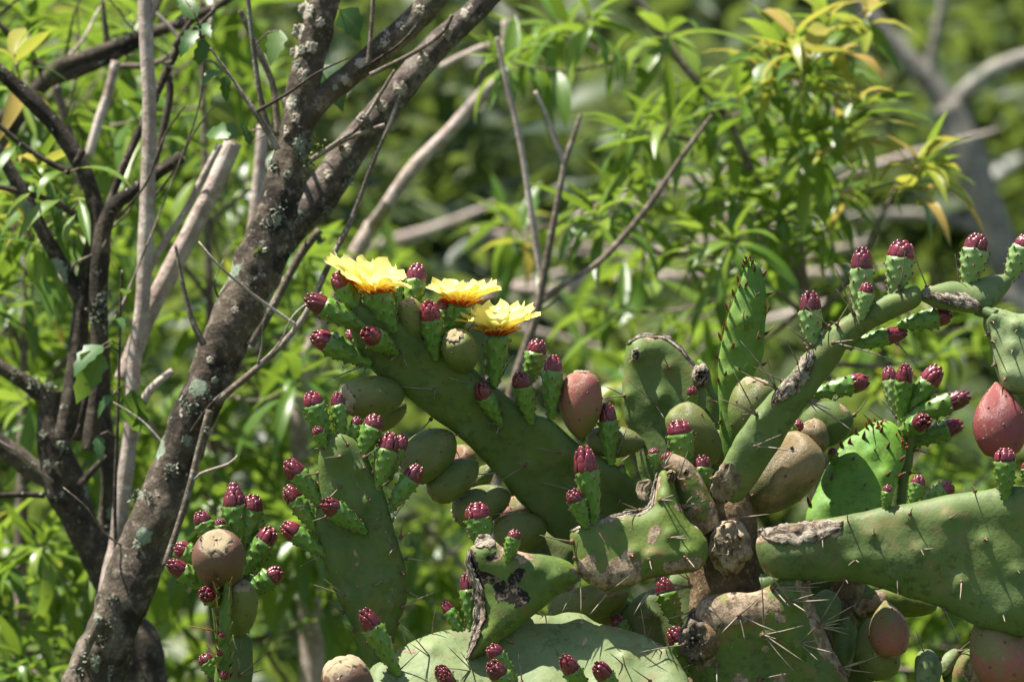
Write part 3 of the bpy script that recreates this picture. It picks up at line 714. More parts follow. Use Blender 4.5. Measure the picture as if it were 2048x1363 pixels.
# pad E, left, upright
pad('E', cac, [(655, 872), (690, 868), (722, 892), (742, 930), (764, 972), (778, 1016), (788, 1060), (802, 1100), (812, 1145), (814, 1190), (802, 1236), (788, 1282), (776, 1325), (768, 1375), (752, 1378), (738, 1330), (718, 1290), (700, 1245), (676, 1198), (656, 1150), (640, 1100), (632, 1050), (634, 1000), (636, 940), (640, 896)], -.015, -.10, .06,
    T=.012, aged=.3, cork=[(712, 1098, 720, 1112, 6), (720, 1112, 716, 1130, 6), (706, 1128, 6), (668, 1066, 5), (688, 1064, 4)], bumps=[(680, 913), (727, 936), (680, 973), (739, 1000), (788, 1095), (766, 1160), (695, 1193), (788, 1208)], label='upright pad with a hook-shaped brown scar')
# pad F, low, facing the sun
pad('F', cac, [(735, 1352), (770, 1322), (812, 1292), (860, 1272), (900, 1262), (960, 1258), (1020, 1246), (1065, 1232), (1100, 1238), (1130, 1228), (1168, 1232), (1200, 1252), (1250, 1262), (1300, 1282), (1340, 1304), (1366, 1340), (1390, 1400), (1400, 1500), (1340, 1620), (1160, 1680), (960, 1660), (820, 1560), (750, 1450)], -.06, 0, -.75,
    T=.015, aged=.5, wax=.80, cork=[(1205, 1258, 1240, 1268, 10), (1160, 1255, 1170, 1275, 5), (1172, 1295, 1164, 1308, 7), (800, 1318, 830, 1318, 6)], bumps=[(864, 1316), (947, 1342), (1097, 1242), (1027, 1286), (1120, 1315), (1207, 1276), (1250, 1332), (1292, 1284), (1336, 1315)], label='pale waxy pad tilted up to the sun')
# pad G, slender diagonal arm, H and I beyond it
pad('G', cac, [(1436, 952), (1448, 920), (1470, 880), (1498, 838), (1530, 800), (1552, 776), (1580, 748), (1606, 712), (1628, 690), (1660, 655), (1700, 628), (1745, 602), (1800, 582), (1835, 572), (1844, 596), (1830, 616), (1790, 634), (1740, 660), (1700, 690), (1675, 725), (1648, 762), (1620, 800), (1585, 850), (1550, 905), (1510, 965), (1482, 1000), (1455, 1000)], -.02, .15, .25,
    T=.013, rim=.014, aged=.4, wax=.15, cork=[(1545, 800, 1620, 720, 9), (1714, 640, 6)], bumps=[(1512, 827), (1667, 685), (1511, 892)], label='slender arm pad with torn papery rim')
dry_strip('G', [(1547, 806), (1572, 778), (1596, 760), (1610, 730), (1626, 700)], 34, -.018, 'drypale', 11)
dry_strip('G', [(1462, 925), (1455, 950), (1448, 978), (1452, 1005)], 54, -.02, 'cork', 12, amp=1.6)
pad('H', cac, [(1838, 592), (1862, 575), (1900, 566), (1935, 568), (1975, 556), (2012, 553), (2022, 570), (2005, 592), (1985, 612), (1955, 622), (1915, 618), (1875, 612)], -.005, .3, -.8, T=.012, wax=.45, aged=.3)
dry_strip('H', [(1836, 590), (1866, 584), (1905, 594), (1938, 604), (1962, 614)], 34, -.014, 'drypale', 14)
pad('I', cac, [(1972, 622), (1992, 614), (2030, 626), (2070, 630), (2130, 660), (2150, 720), (2120, 790), (2060, 790), (2010, 782), (1998, 758), (1984, 720), (1978, 680), (1966, 650)], -.02, -.1, -.30, T=.014, wax=1., aged=.2, bumps=[(1986, 642), (2035, 659), (1986, 682), (2025, 702), (2011, 757)], label='pale waxy pad hanging at the end of the arm')
branch('pad_joint', [(1955, 618, 26, -.01), (1972, 624, 24, -.015), (1992, 632, 28, -.02)], 0, M['pad'], cac, 12, .05, step=5)
# J rounded with dead rim, K young upright, L bright young, M dark stalk
pad('J', cac, [(1252, 690), (1268, 676), (1300, 670), (1332, 676), (1362, 698), (1384, 730), (1402, 756), (1412, 790), (1410, 830), (1415, 880), (1400, 960), (1360, 1010), (1300, 1000), (1275, 930), (1268, 880), (1250, 840), (1244, 790), (1246, 740)], .17, .05, -.08, T=.012, young=.18, wax=.15, aged=.5, cork=[(1274, 708, 9), (1338, 738, 8), (1400, 752, 15), (1268, 674, 1340, 680, 4), (1340, 680, 1400, 750, 5)], bumps=[(1310, 807), (1249, 791), (1274, 710), (1338, 735), (1318, 792)], label='rounded pad with a bleached warty rim')
dry_strip('J', [(1254, 688), (1280, 672), (1318, 672), (1345, 682), (1368, 702), (1388, 732), (1404, 758)], 9, -.004, 'drypale', 17, amp=.5)
pad('J2', cac, [(1395, 720), (1418, 735), (1424, 770), (1440, 800), (1450, 850), (1455, 940), (1420, 980), (1390, 940), (1392, 850), (1398, 790)], .19, 0, 0, T=.011, young=.3, aged=.3, cork=[(1432, 838, 9)])
pad('K', cac, [(1500, 524), (1514, 524), (1526, 548), (1532, 580), (1534, 620), (1530, 665), (1526, 710), (1508, 748), (1490, 790), (1480, 850), (1478, 920), (1455, 930), (1440, 870), (1438, 820), (1436, 770), (1436, 725), (1444, 680), (1452, 645), (1462, 612), (1474, 580), (1486, 548)], .10, .2, -.05, T=.008, rim=.014, young=.75, aged=0, bumps=[(1486, 642), (1508, 596), (1512, 680), (1463, 698), (1450, 752), (1476, 742)], wav=.6, label='tall bright green young pad studded with leaf scales')
pad('L', cac, [(1618, 1080), (1612, 1030), (1630, 985), (1655, 930), (1672, 905), (1690, 880), (1720, 862), (1748, 844), (1780, 842), (1800, 858), (1812, 884), (1810, 920), (1796, 960), (1785, 1000), (1775, 1060), (1730, 1110), (1660, 1110)], .09, .05, -.45, T=.009, young=1., aged=0, wav=.7, bumps=[(1703, 930), (1742, 914), (1661, 966), (1718, 978), (1770, 957), (1660, 1020), (1722, 1024), (1729, 842)], label='bright yellow-green young pad fringed with red leaf scales')
pad('M', cac, [(1792, 838), (1808, 826), (1826, 840), (1830, 890), (1822, 940), (1814, 990), (1806, 1050), (1782, 1060), (1782, 1000), (1786, 930), (1790, 880)], .13, 0, .1, T=.013, aged=.2, label='dark narrow stalk under a fan of buds')
pad('N', cac, [(1596, 846), (1620, 812), (1650, 802), (1680, 806), (1700, 822), (1709, 842), (1696, 870), (1672, 888), (1640, 896), (1612, 886)], .075, 0, .05, T=.016, aged=.3, cork=[(1690, 812, 20)], label='dark pad with a brown tip behind the slender arm')
# club-shaped stub O between A and the trunk
stub = branch('stub', [(1332, 920, 34), (1356, 938, 52), (1376, 965, 58), (1392, 1000, 62), (1408, 1035, 62), (1425, 1060, 40)], .0, M['pad'], cac, 24, .08, step=4)
pys = [pix(v.co)[1] for v in stub.data.vertices]
for nm, vals in (('cork', [.42 + .35 * max(0, 1 - abs(y - 925) / 50) + .3 * max(0, 1 - abs(y - 1045) / 30) for y in pys]), ('aged', [1.] * len(pys))): stub.data.attributes.new(nm, 'FLOAT', 'POINT').data.foreach_set('value', vals)
# lower right jumble and pads behind the trunk
pad('R1', cac, [(1622, 1200), (1640, 1182), (1664, 1184), (1682, 1205), (1680, 1235), (1660, 1260), (1635, 1262), (1620, 1235)], .05, .2, -.6, T=.012, wax=.3, young=.2)
pad('R2', cac, [(1668, 1252), (1690, 1232), (1706, 1238), (1714, 1270), (1708, 1310), (1690, 1340), (1670, 1320)], .05, .3, -.3, T=.012, wax=.3, young=.2)
pad('R3', cac, [(1705, 1215), (1740, 1180), (1790, 1178), (1850, 1190), (1876, 1212), (1850, 1228), (1800, 1232), (1750, 1228), (1720, 1240)], .05, 0, .5, T=.012, aged=1, cork=[(1720, 1215, 1760, 1190, 22)])
pad('R4', cac, [(1830, 1318), (1842, 1300), (1862, 1298), (1880, 1316), (1884, 1345), (1872, 1380), (1848, 1400), (1832, 1380)], .0, 0, -.5, T=.009, wax=.9, bumps=[(1845, 1330), (1865, 1330), (1856, 1350)])
pad('R5', cac, [(1876, 1330), (1890, 1305), (1912, 1296), (1924, 1310), (1908, 1335), (1888, 1352)], .02, 0, -.5, T=.008, wax=.9)
pad('R6', cac, [(1870, 1380), (1890, 1340), (1925, 1305), (1960, 1290), (2060, 1300), (2150, 1380), (2120, 1560), (1960, 1620), (1880, 1520)], .03, 0, .2, T=.016, aged=1, cork=[(1960, 1330, 50)])
pad('S1', cac, [(1240, 1240), (1270, 1195), (1310, 1175), (1350, 1140), (1385, 1150), (1400, 1200), (1400, 1300), (1390, 1400), (1340, 1420), (1280, 1380), (1245, 1300)], .07, 0, -.15, T=.012, wax=.25, bumps=[(1304, 1235)])
pad('S2', cac, [(1040, 1090), (1062, 1064), (1092, 1058), (1130, 1075), (1150, 1110), (1130, 1150), (1080, 1150), (1050, 1130)], .14, 0, -.3, T=.012, wax=.3)
pad('S3', cac, [(1500, 1180), (1540, 1140), (1620, 1120), (1700, 1150), (1760, 1200), (1760, 1330), (1700, 1420), (1600, 1420), (1520, 1320)], .12, 0, .1, T=.013, aged=.3)
# hidden lower limbs that carry F, R6 and the rest down to the trunk
branch('lower_limb', [(1100, 1560, 150, -.05), (1200, 1800, 170, 0.), (1400, 2100, 190, .03)], 0, M['trunk'], cac, 12, .1, step=60)
branch('lower_limb', [(2000, 1520, 140, .04), (1800, 1900, 160, .04), (1480, 2300, 180, .03)], 0, M['trunk'], cac, 12, .1, step=60)
branch('lower_limb', [(1740, 1040, 60, .09), (1700, 1150, 70, .11), (1640, 1400, 90, .10), (1500, 1750, 120, .05)], 0, M['trunk'], cac, 12, .1, step=40)
branch('lower_limb', [(1390, 940, 60, .17), (1400, 1050, 70, .14), (1440, 1180, 80, .06)], 0, M['trunk'], cac, 12, .1, step=30)
# knot on the trunk and the black rotted stump
def ring_knot(x, y, r, d, mats, name):
    V, F = [], []; n = 30; prof_ = ((1.35, .016), (1.15, .002), (1.0, -.008), (.82, -.011), (.66, -.008), (.52, -.013), (.38, -.007), (.24, -.012), (.08, -.004))
    for k, (q, z) in enumerate(prof_):
        for j in range(n):
            th = 2 * math.pi * j / n; nz = mnoise.noise(Vector((math.cos(th) * 2.2, math.sin(th) * 2.2, k * .7 + x))); rr = r * q * (1 + .34 * nz)
            V.append(P(x + rr * math.cos(th) * .85, y + rr * math.sin(th) * 1.1, d + z * .65 + .008 * mnoise.noise(Vector((math.cos(th) * 5 * q, math.sin(th) * 5 * q, k * .9 + y))) + .005 * mnoise.noise(Vector((rr * math.cos(th) * .3, rr * math.sin(th) * .3, y)))))
    for k in range(len(prof_) - 1):
        for j in range(n): q = (j + 1) % n; F.append((k * n + j, k * n + q, (k + 1) * n + q, (k + 1) * n + j))
    F.append(tuple((len(prof_) - 1) * n + j for j in range(n))); o = mk(name, V, F, mats); under(o, cac); return o
ring_knot(1460, 1092, 38, -.014, M['knot'], 'knot')
branch('rotted_stump', [(1450, 1285, 96, .0), (1425, 1283, 90, -.025), (1402, 1281, 76, -.045), (1392, 1280, 66, -.052)], 0, M['trunk'], cac, 16, .2, step=5)
ring_knot(1392, 1280, 33, -.050, mat_simple('rotted_black', (.006, .005, .006), (.30, .24, .17), 70, .9, 1., .004, .3, None, 6), 'rotted_core')
ring_knot(1342, 953, 10, -.018, M['cork'], 'knot'); ring_knot(1372, 943, 6, -.030, M['cork'], 'knot'); ring_knot(1402, 752, 17, .155, M['drypale'], 'knot'); ring_knot(1272, 709, 10, .158, M['drypale'], 'knot')

# ---- flowers, buds and fruits
flower(cac, (787, 660), (746, 576), 56, 'D', 77, (.06, .12), 6, -.008)
flower(cac, (902, 686), (922, 602), 46, 'D', 72, (.10, .06), 2, .012)
flower(cac, (989, 768), (994, 661), 48, 'D', 80, (.02, .10), 3, -.005)
B = [  # base, tip, width, pad/depth, extra
 ((729, 645), (668, 538), 46, 'D', .0, .0), ((725, 652), (612, 596), 46, 'D', -.01, -.02), ((736, 726), (617, 666), 46, 'D', -.008, -.015), ((790, 704), (728, 660), 46, 'D', -.014, -.055),
 ((745, 708), (694, 662), 26, 'D', .02, .03), ((818, 640), (837, 526), 48, 'D', .02, .03), ((795, 640), (792, 548), 30, 'D', .02, .03), ((872, 714), (856, 602), 50, 'D', -.012, -.022), ((893, 690), (886, 588), 34, 'D', .014, .02),
 ((1058, 766), (1078, 678), 46, .11, 0, 0), ((1102, 832), (1107, 704), 43, 'D', 0, 0), ((1062, 842), (1037, 738), 44, 'D', -.012, -.026), ((1000, 848), (956, 766), 38, 'D', -.014, -.03), ((1222, 924), (1214, 805), 42, 'D', -.004, -.006),
 ((1188, 1046), (1167, 892), 48, 'A', -.006, -.01), ((1172, 1052), (1143, 977), 40, 'A', -.012, -.02),
 ((650, 874), (619, 781), 47, 'E', 0, 0), ((652, 895), (630, 850), 27, 'E', -.008, -.014), ((683, 875), (674, 783), 34, 'E', .004, .008), ((723, 914), (754, 828), 46, 'E', 0, 0), ((704, 890), (716, 832), 26, 'E', .006, .01),
 ((754, 978), (784, 864), 46, 'E', -.004, -.004), ((772, 965), (808, 866), 34, 'E', .012, .02), ((780, 1018), (840, 930), 42, 'E', .0, .0), ((640, 1006), (574, 920), 45, 'E', -.004, -.008), ((642, 1068), (570, 966), 44, 'E', .006, .012), ((650, 1108), (562, 1046), 42, 'E', -.006, -.01), ((727, 1061), (640, 998), 44, 'E', -.014, -.045),
 ((794, 1344), (724, 1214), 46, 'F', -.02, -.03), ((968, 1104), (952, 1003), 54, 'B', .016, .016), ((1014, 1120), (1034, 1056), 33, 'B', -.013, -.014), ((946, 1262), (932, 1143), 36, 'B', .024, .03), ((932, 1278), (885, 1196), 28, 'F', -.006, .0),
 ((1030, 1358), (975, 1286), 38, 'F', -.022, -.03), ((1040, 1410), (980, 1320), 42, 'F', -.03, -.05), ((1180, 1400), (1126, 1312), 40, 'F', -.03, -.05), ((1245, 1405), (1192, 1324), 40, 'F', -.03, -.05), ((915, 1400), (876, 1330), 38, 'F', -.02, -.04), ((930, 1425), (886, 1345), 38, 'F', -.03, -.06),
 ((1356, 1252), (1322, 1156), 48, .04, 0, 0), ((1394, 1355), (1343, 1250), 44, .0, 0, 0), ((1262, 1280), (1226, 1232), 36, .05, 0, 0),
 ((1372, 940), (1354, 834), 52, .02, 0, 0), ((1402, 1004), (1406, 904), 44, .012, 0, 0), ((1388, 820), (1383, 772), 25, .155, -.005, -.01), ((1312, 932), (1305, 895), 25, -.01, 0, 0), ((1348, 945), (1330, 902), 28, .03, 0, 0), ((1374, 945), (1361, 920), 24, .03, 0, 0), ((1246, 955), (1243, 928), 16, .10, 0, 0),
 ((1690, 692), (1812, 664), 36, 'G', .012, .02), ((1800, 650), (1908, 628), 42, 'G', .012, .02), ((1618, 790), (1744, 758), 40, 'G', .014, .02),
 ((1789, 824), (1776, 731), 34, 'M', .012, .02, 1), ((1802, 836), (1811, 728), 42, 'M', -.004, -.01), ((1812, 832), (1878, 733), 46, 'M', .0, .0), ((1808, 838), (1944, 788), 46, 'M', -.006, -.01), ((1800, 866), (1856, 838), 44, 'M', -.012, -.055), ((1812, 888), (1930, 844), 42, 'M', .006, .01),
 ((1843, 1008), (1910, 968), 40, 'C', .03, .03), ((1822, 1012), (1841, 948), 32, 'C', .006, .01), ((1771, 1020), (1777, 966), 25, 'C', -.004, -.006), ((2011, 994), (2009, 889), 43, 'C', -.012, -.014), ((2056, 976), (2058, 920), 34, 'C', 0, 0), ((1669, 928), (1664, 895), 24, 'L', -.006, -.01), ((1562, 870), (1606, 844), 27, .04, 0, 0)]
for e in B: bud(cac, e[0], e[1], e[2], e[3], e[4], e[5], *(e[6:7]))
for e in [((1626, 704), (1618, 582), 50, 'G', .004, .004), ((1718, 636), (1726, 493), 52, 'G', .006, .006), ((1788, 594), (1807, 478), 56, 'G', .006, .006), ((1723, 636), (1738, 562), 33, 'G', -.012, -.014), ((1934, 574), (1958, 465), 56, 'H', 0, 0), ((2016, 560), (2062, 466), 50, 'H', 0, 0)]:
    bud(cac, *e[:6], 1)
for e in [  # base, tip, width, depth, kind, neck, ob, ot, scar
 ((838, 690), (815, 602), 58, 'D', 'f_olive', .1, .006, -.012, .9), ((934, 738), (909, 670), 72, 'D', 'f_olive', .0, -.004, -.034, .75), ((1160, 880), (1164, 744), 86, 'D', 'f_pink', .35, .0, -.004, .55),
 ((806, 786), (690, 799), 86, 'D', 'f_olive', .05, -.006, -.040, .9), ((812, 806), (738, 850), 56, 'D', 'f_olive', .1, .012, .02, 0), ((908, 868), (808, 945), 98, 'D', 'f_olive', .1, -.004, -.012, .7), ((956, 924), (862, 990), 74, 'D', 'f_olive', .15, -.006, -.012, .5),
 ((1022, 986), (908, 1030), 78, 'D', 'f_olive', .15, .004, -.004, .5), ((1094, 1052), (990, 1072), 82, 'D', 'f_olive', .1, -.012, -.016, .5), ((985, 930), (940, 980), 42, 'D', 'f_olive', .1, .02, .02, 0), ((950, 900), (895, 940), 66, 'D', 'f_pink', .1, .03, .03, 0), ((1060, 1000), (1010, 1040), 62, 'D', 'f_pink', .1, .03, .03, 0),
 ((1258, 1186), (1102, 1226), 76, .05, 'f_olive', .2, 0, -.005, .6), ((1262, 1205), (1180, 1235), 60, .08, 'f_olive', .2, 0, 0, 0), ((1150, 1170), (1098, 1188), 40, .10, 'f_pink', .2, 0, 0, 0),
 ((1290, 886), (1172, 880), 66, .11, 'f_olive', .2, 0, 0, 0), ((1432, 925), (1350, 815), 88, .07, 'f_olive', .1, 0, -.01, 0), ((1440, 930), (1428, 860), 50, .12, 'f_olive', .1, 0, 0, 0),
 ((1492, 1016), (1628, 884), 128, .035, 'f_brown', .05, 0, -.01, 0), ((1645, 905), (1618, 842), 56, .055, 'f_brown', .1, 0, 0, .9), ((1488, 880), (1514, 760), 90, .05, 'f_olive', .0, 0, -.006, .9),
 ((1992, 764), (2006, 912), 106, 'I', 'f_red', .55, 0, -.01, .5), ((1770, 1200), (1786, 1312), 78, .0, 'f_pink', .5, 0, -.006, .35), ((1738, 1235), (1768, 1358), 88, .02, 'f_olive', .3, 0, 0, 0), ((1952, 1238), (2042, 1368), 122, -.05, 'f_pink', .5, 0, -.01, 0)]:
    fruit(cac, *e[:4], e[4], e[5], e[6], e[7], e[8])
fruit(cac, (715, 1430), (680, 1322), 104, 'F', 'f_scald', .1, -.01, -.03, 1.25)
branch('fruit_stalk', [(760, 1450, 60, .02), (735, 1438, 40, .02), (715, 1428, 26, .02)], .02, M['pad'], cac, 10, .05, step=8)

# ---- spines (base pixel, tips)
SP = {
 'D': [((801, 703), (779, 722), (815, 733)), ((870, 778), (796, 772), (868, 799)), ((942, 769), (896, 754)), ((996, 765), (1028, 706)), ((968, 760), (968, 736)), ((735, 728), (656, 759), (723, 759), (700, 737)), ((862, 838), (832, 869)), ((1000, 848), (972, 846), (993, 868)), ((1061, 806), (1081, 788)), ((934, 661), (953, 639)), ((928, 867), (839, 885)), ((997, 945), (906, 953)), ((1053, 929), (1003, 960), (1038, 926)), ((1123, 906), (1073, 894)), ((1144, 980), (1085, 964)), ((1056, 1017), (977, 1029), (999, 1045)), ((906, 885), (921, 919)), ((1167, 894), (1147, 873)), ((1228, 921), (1256, 848)), ((1241, 1001), (1236, 1008))],
 'E': [((680, 913), (648, 916)), ((695, 889), (681, 867)), ((727, 936), (704, 898)), ((636, 946), (602, 948)), ((635, 967), (615, 949)), ((680, 973), (650, 943), (659, 994)), ((739, 1000), (712, 965)), ((636, 1012), (593, 1011)), ((646, 895), (629, 897)), ((729, 914), (758, 892)), ((746, 945), (749, 927)), ((762, 973), (778, 960)), ((782, 1017), (817, 998), (793, 1039)), ((784, 1040), (813, 1000)), ((802, 1073), (805, 1037), (822, 1064)), ((788, 1095), (770, 1061), (776, 1111)), ((813, 1116), (850, 1121)), ((806, 1144), (808, 1148)), ((766, 1160), (749, 1170)), ((695, 1193), (645, 1154), (627, 1168)), ((685, 1224), (655, 1196)), ((708, 1260), (688, 1244)), ((648, 1107), (600, 1132)), ((652, 1133), (635, 1132)), ((725, 1063), (688, 1060)), ((652, 1033), (625, 1041)), ((788, 1208), (784, 1176)), ((814, 1181), (837, 1193)), ((805, 1213), (866, 1185)), ((796, 1245), (810, 1224))],
 'F': [((864, 1316), (804, 1249), (820, 1285)), ((812, 1293), (806, 1264)), ((796, 1342), (844, 1296)), ((864, 1274), (871, 1217)), ((947, 1342), (892, 1288), (889, 1335), (920, 1301)), ((1097, 1242), (1072, 1219), (1080, 1214)), ((1027, 1286), (1010, 1275)), ((1120, 1315), (1103, 1279)), ((1207, 1276), (1158, 1229)), ((1044, 1363), (1037, 1307)), ((1250, 1332), (1217, 1303), (1245, 1309)), ((1292, 1284), (1282, 1216), (1302, 1252), (1275, 1302)), ((1336, 1315), (1304, 1281), (1331, 1293)), ((1300, 1360), (1263, 1334))],
 'S1': [((1304, 1235), (1298, 1208), (1275, 1233), (1318, 1222)), ((1380, 1160), (1350, 1142), (1362, 1130))],
 'B': [((1160, 1152), (1162, 1228), (1122, 1227), (1128, 1216))],
 'A': [((1337, 1075), (1370, 1071), (1383, 1077)), ((1321, 999), (1348, 989), (1346, 1000)), ((1372, 1113), (1390, 1135)), ((1299, 1118), (1304, 1140)), ((1264, 1110), (1266, 1112)), ((1280, 1021), (1244, 1005), (1250, 1018)), ((1367, 1013), (1416, 997), (1405, 1010), (1397, 981)), ((1217, 1183), (1179, 1229), (1260, 1150)), ((1317, 1154), (1267, 1229), (1279, 1214)), ((1144, 1083), (1079, 1069)), ((1150, 1115), (1156, 1080)), ((1326, 937), (1337, 880), (1354, 925), (1346, 902)), ((1357, 958), (1376, 902), (1387, 957))],
 'J': [((1310, 807), (1244, 750), (1329, 837), (1284, 789)), ((1249, 791), (1207, 771), (1207, 795)), ((1274, 710), (1256, 725)), ((1338, 735), (1322, 702), (1326, 727)), ((1387, 818), (1358, 791)), ((1287, 889), (1253, 909), (1277, 913), (1240, 924))],
 'G': [((1512, 827), (1437, 796), (1465, 739), (1470, 804), (1485, 828)), ((1552, 776), (1480, 680), (1482, 742), (1532, 710)), ((1565, 762), (1506, 732)), ((1597, 726), (1571, 675)), ((1621, 690), (1573, 652)), ((1614, 697), (1587, 680)), ((1658, 652), (1597, 594)), ((1674, 648), (1702, 602), (1659, 642)), ((1667, 685), (1709, 679), (1812, 729)), ((1707, 625), (1669, 529), (1672, 577)), ((1800, 576), (1810, 502), (1775, 546), (1785, 587)), ((1795, 686), (1837, 736)), ((1616, 801), (1711, 866), (1663, 819), (1636, 826)), ((1511, 892), (1564, 868), (1597, 903))],
 'H': [((1854, 573), (1826, 502)), ((1920, 570), (1910, 507))],
 'C': [((1696, 1044), (1694, 1025)), ((1748, 1068), (1748, 1055)), ((1820, 1027), (1825, 1014)), ((1901, 1036), (1918, 1023)), ((1972, 1078), (1976, 1080)), ((1842, 1098), (1869, 1096), (1848, 1110)), ((1711, 1119), (1696, 1130), (1718, 1124)), ((1795, 1151), (1797, 1196)), ((1923, 1162), (1920, 1200)), ((2036, 1142), (2040, 1145)), ((2006, 1228), (2010, 1243)), ((1645, 1076), (1646, 1096)), ((1950, 982), (1940, 970)), ((1889, 1217), (1923, 1287)), ((1690, 1157), (1696, 1166))],
 'Q': [((1478, 1230), (1443, 1265), (1520, 1193), (1490, 1281), (1561, 1265)), ((1528, 1269), (1522, 1146), (1607, 1250), (1594, 1348), (1609, 1323), (1553, 1277)), ((1598, 1285), (1632, 1252), (1636, 1279), (1638, 1322), (1671, 1306)), ((1635, 1252), (1700, 1234), (1700, 1256), (1700, 1269), (1680, 1246), (1693, 1156), (1716, 1205)), ((1580, 1202), (1538, 1144), (1630, 1187), (1661, 1198), (1613, 1223)), ((1547, 1175), (1640, 1173), (1626, 1184), (1580, 1213)), ((1611, 1168), (1682, 1156), (1644, 1139)), ((1682, 1336), (1729, 1319), (1749, 1345), (1762, 1308), (1700, 1352)), ((1434, 1328), (1434, 1366)), ((1520, 1358), (1580, 1345)), ((1388, 1220), (1327, 1239)), ((1390, 1324), (1343, 1347))],
 'N': [((1709, 830), (1739, 792))], 'L': [((1770, 843), (1733, 814)), ((1748, 850), (1724, 824))], 'M': [((1828, 899), (1868, 909)), ((1794, 832), (1761, 797)), ((1820, 945), (1847, 946))],
 'R4': [((1846, 1300), (1831, 1258)), ((1880, 1318), (1900, 1290))], 'R5': [((1918, 1302), (1950, 1290), (1942, 1280))], 'I': [((1986, 642), (1988, 646)), ((2035, 659), (2030, 664)), ((1986, 682), (1990, 684)), ((2025, 702), (2022, 707)), ((2011, 757), (2006, 760)), ((1976, 668), (1968, 672)), ((1990, 728), (1982, 732))]}
random.seed(3)
for k, lst in SP.items():
    for e in lst: spines(k, e[0], e[1:], knob=6.5 if k in 'QA' else 5.2, w_=3.6 if k in ('Q', 'G', 'A') else 3.1)
spines(-.03, (1382, 1172), [(1282, 1172), (1304, 1160), (1308, 1185), (1280, 1191), (1340, 1178), (1335, 1166)], parent=cac); spines(-.02, (1478, 1034), [(1540, 1027)], parent=cac); spines(-.03, (1383, 1223), [(1327, 1239), (1345, 1262)], parent=cac); spines(-.06, (1366, 1289), [(1280, 1303)], parent=cac)
# ---- leaf scales and amber spines on the young pads
def scales(padkey, pts, L, mat, parent, spread=1.):
    """little conical leaves sitting on a young pad, each on a green wart"""
    info = PAD[padkey]; inv_ = info.o
    for k, q in enumerate(pts):
        x, y, dx, dy = q[:4]; e = q[4] if len(q) > 4 else .9; b = P(x, y, info.dep(x, y) - info.T * e); t = P(x + dx * L, y + dy * L, info.dep(x, y) - info.T * e - .006)
        cent = [b + (t - b) * j / 4 for j in range(5)]; V, F = tube_geo(cent, [r * L * S * .21 for r in (.7, 1.0, .9, .5, .06)], 7); mi = [0] * len(F)
        o_ = len(V); V += [b + Vector(c) * 4.2 * S for c in ICO0[0]]; F += [tuple(i + o_ for i in f) for f in ICO0[1]]; mi += [1] * len(ICO0[1])
        o = mk('leaf_scale', V, F, [mat, M['pad']], None, True, {'young': [.9] * len(V)}, mi); under(o, parent or inv_)
MS = mat_simple('leaf_scale_maroon', (.060, .014, .016), (.17, .050, .035), 200, .4, .2)
MSR = mat_simple('leaf_scale_red', (.20, .03, .015), (.34, .10, .03), 200, .4, .2)
K = [(1486, 642, .7, -.9), (1508, 596, .8, -.8), (1512, 680, .8, -.7), (1463, 698, .5, -.9), (1450, 752, .2, -.8), (1476, 742, .3, -.6), (1490, 575, .4, -1), (1508, 545, .2, -1), (1534, 590, .9, -.5, .2), (1532, 625, .7, -.8, .2), (1530, 668, .6, -.4, .2), (1452, 655, -.3, -1, .3), (1442, 678, -.4, -1, .3), (1436, 718, -.4, -.8, .3), (1456, 622, -.3, -1, .3), (1468, 592, -.3, -1, .3), (1477, 565, -.2, -1, .3), (1488, 540, -.3, -1, .3), (1526, 552, .6, -.9, .3), (1438, 765, -.2, -.8, .3), (1432, 805, -.5, -.3, .3), (1524, 730, .8, -.4, .2), (1440, 845, .2, -.5, .5)]
scales('K', K, 15, MS, None)
scales('K', [(1496 + random.uniform(-9, 16), 530 + random.uniform(-10, 8), random.uniform(-.5, .5), -1, random.uniform(-.5, 1)) for _ in range(14)], 11, MS, None)
for (x, y, tx, ty) in [(1486, 640, 1489, 617), (1512, 680, 1518, 662), (1455, 622, 1462, 595), (1451, 658, 1453, 628), (1442, 680, 1446, 650), (1533, 615, 1534, 598), (1532, 628, 1538, 608), (1533, 668, 1552, 648), (1476, 575, 1484, 552), (1463, 695, 1467, 680)]: spines('K', (x, y), [(tx, ty)], 'spine_y', 3.6, 0)
scales('L', [(1703, 930, .3, -1), (1742, 914, .5, -1), (1661, 966, .2, -1), (1718, 978, .8, -.6), (1770, 957, .6, -.8), (1660, 1020, .4, -.9), (1722, 1024, .9, -.4), (1697, 893, .2, -1, .4), (1726, 880, .2, -1), (1772, 902, .4, -1), (1796, 925, .8, -.8, .3), (1796, 955, .8, -.6, .3), (1684, 896, -.2, -1, .2), (1712, 872, 0, -1, .2), (1620, 1010, -.3, -1, .2), (1760, 870, .3, -1)], 20, MS, None)
scales('L', [(1735 + i * 4.2 + random.uniform(-4, 4), 848 + abs(i - 6) * 1.3 + (i / 15) ** 2 * 22 + random.uniform(-6, 8), random.uniform(-.6, .8), -1, random.uniform(-.8, 1)) for i in range(17)] + [(1800 + random.uniform(-4, 8), 868 + i * 6, .9, -.5, .2) for i in range(6)], 14, MSR, None)

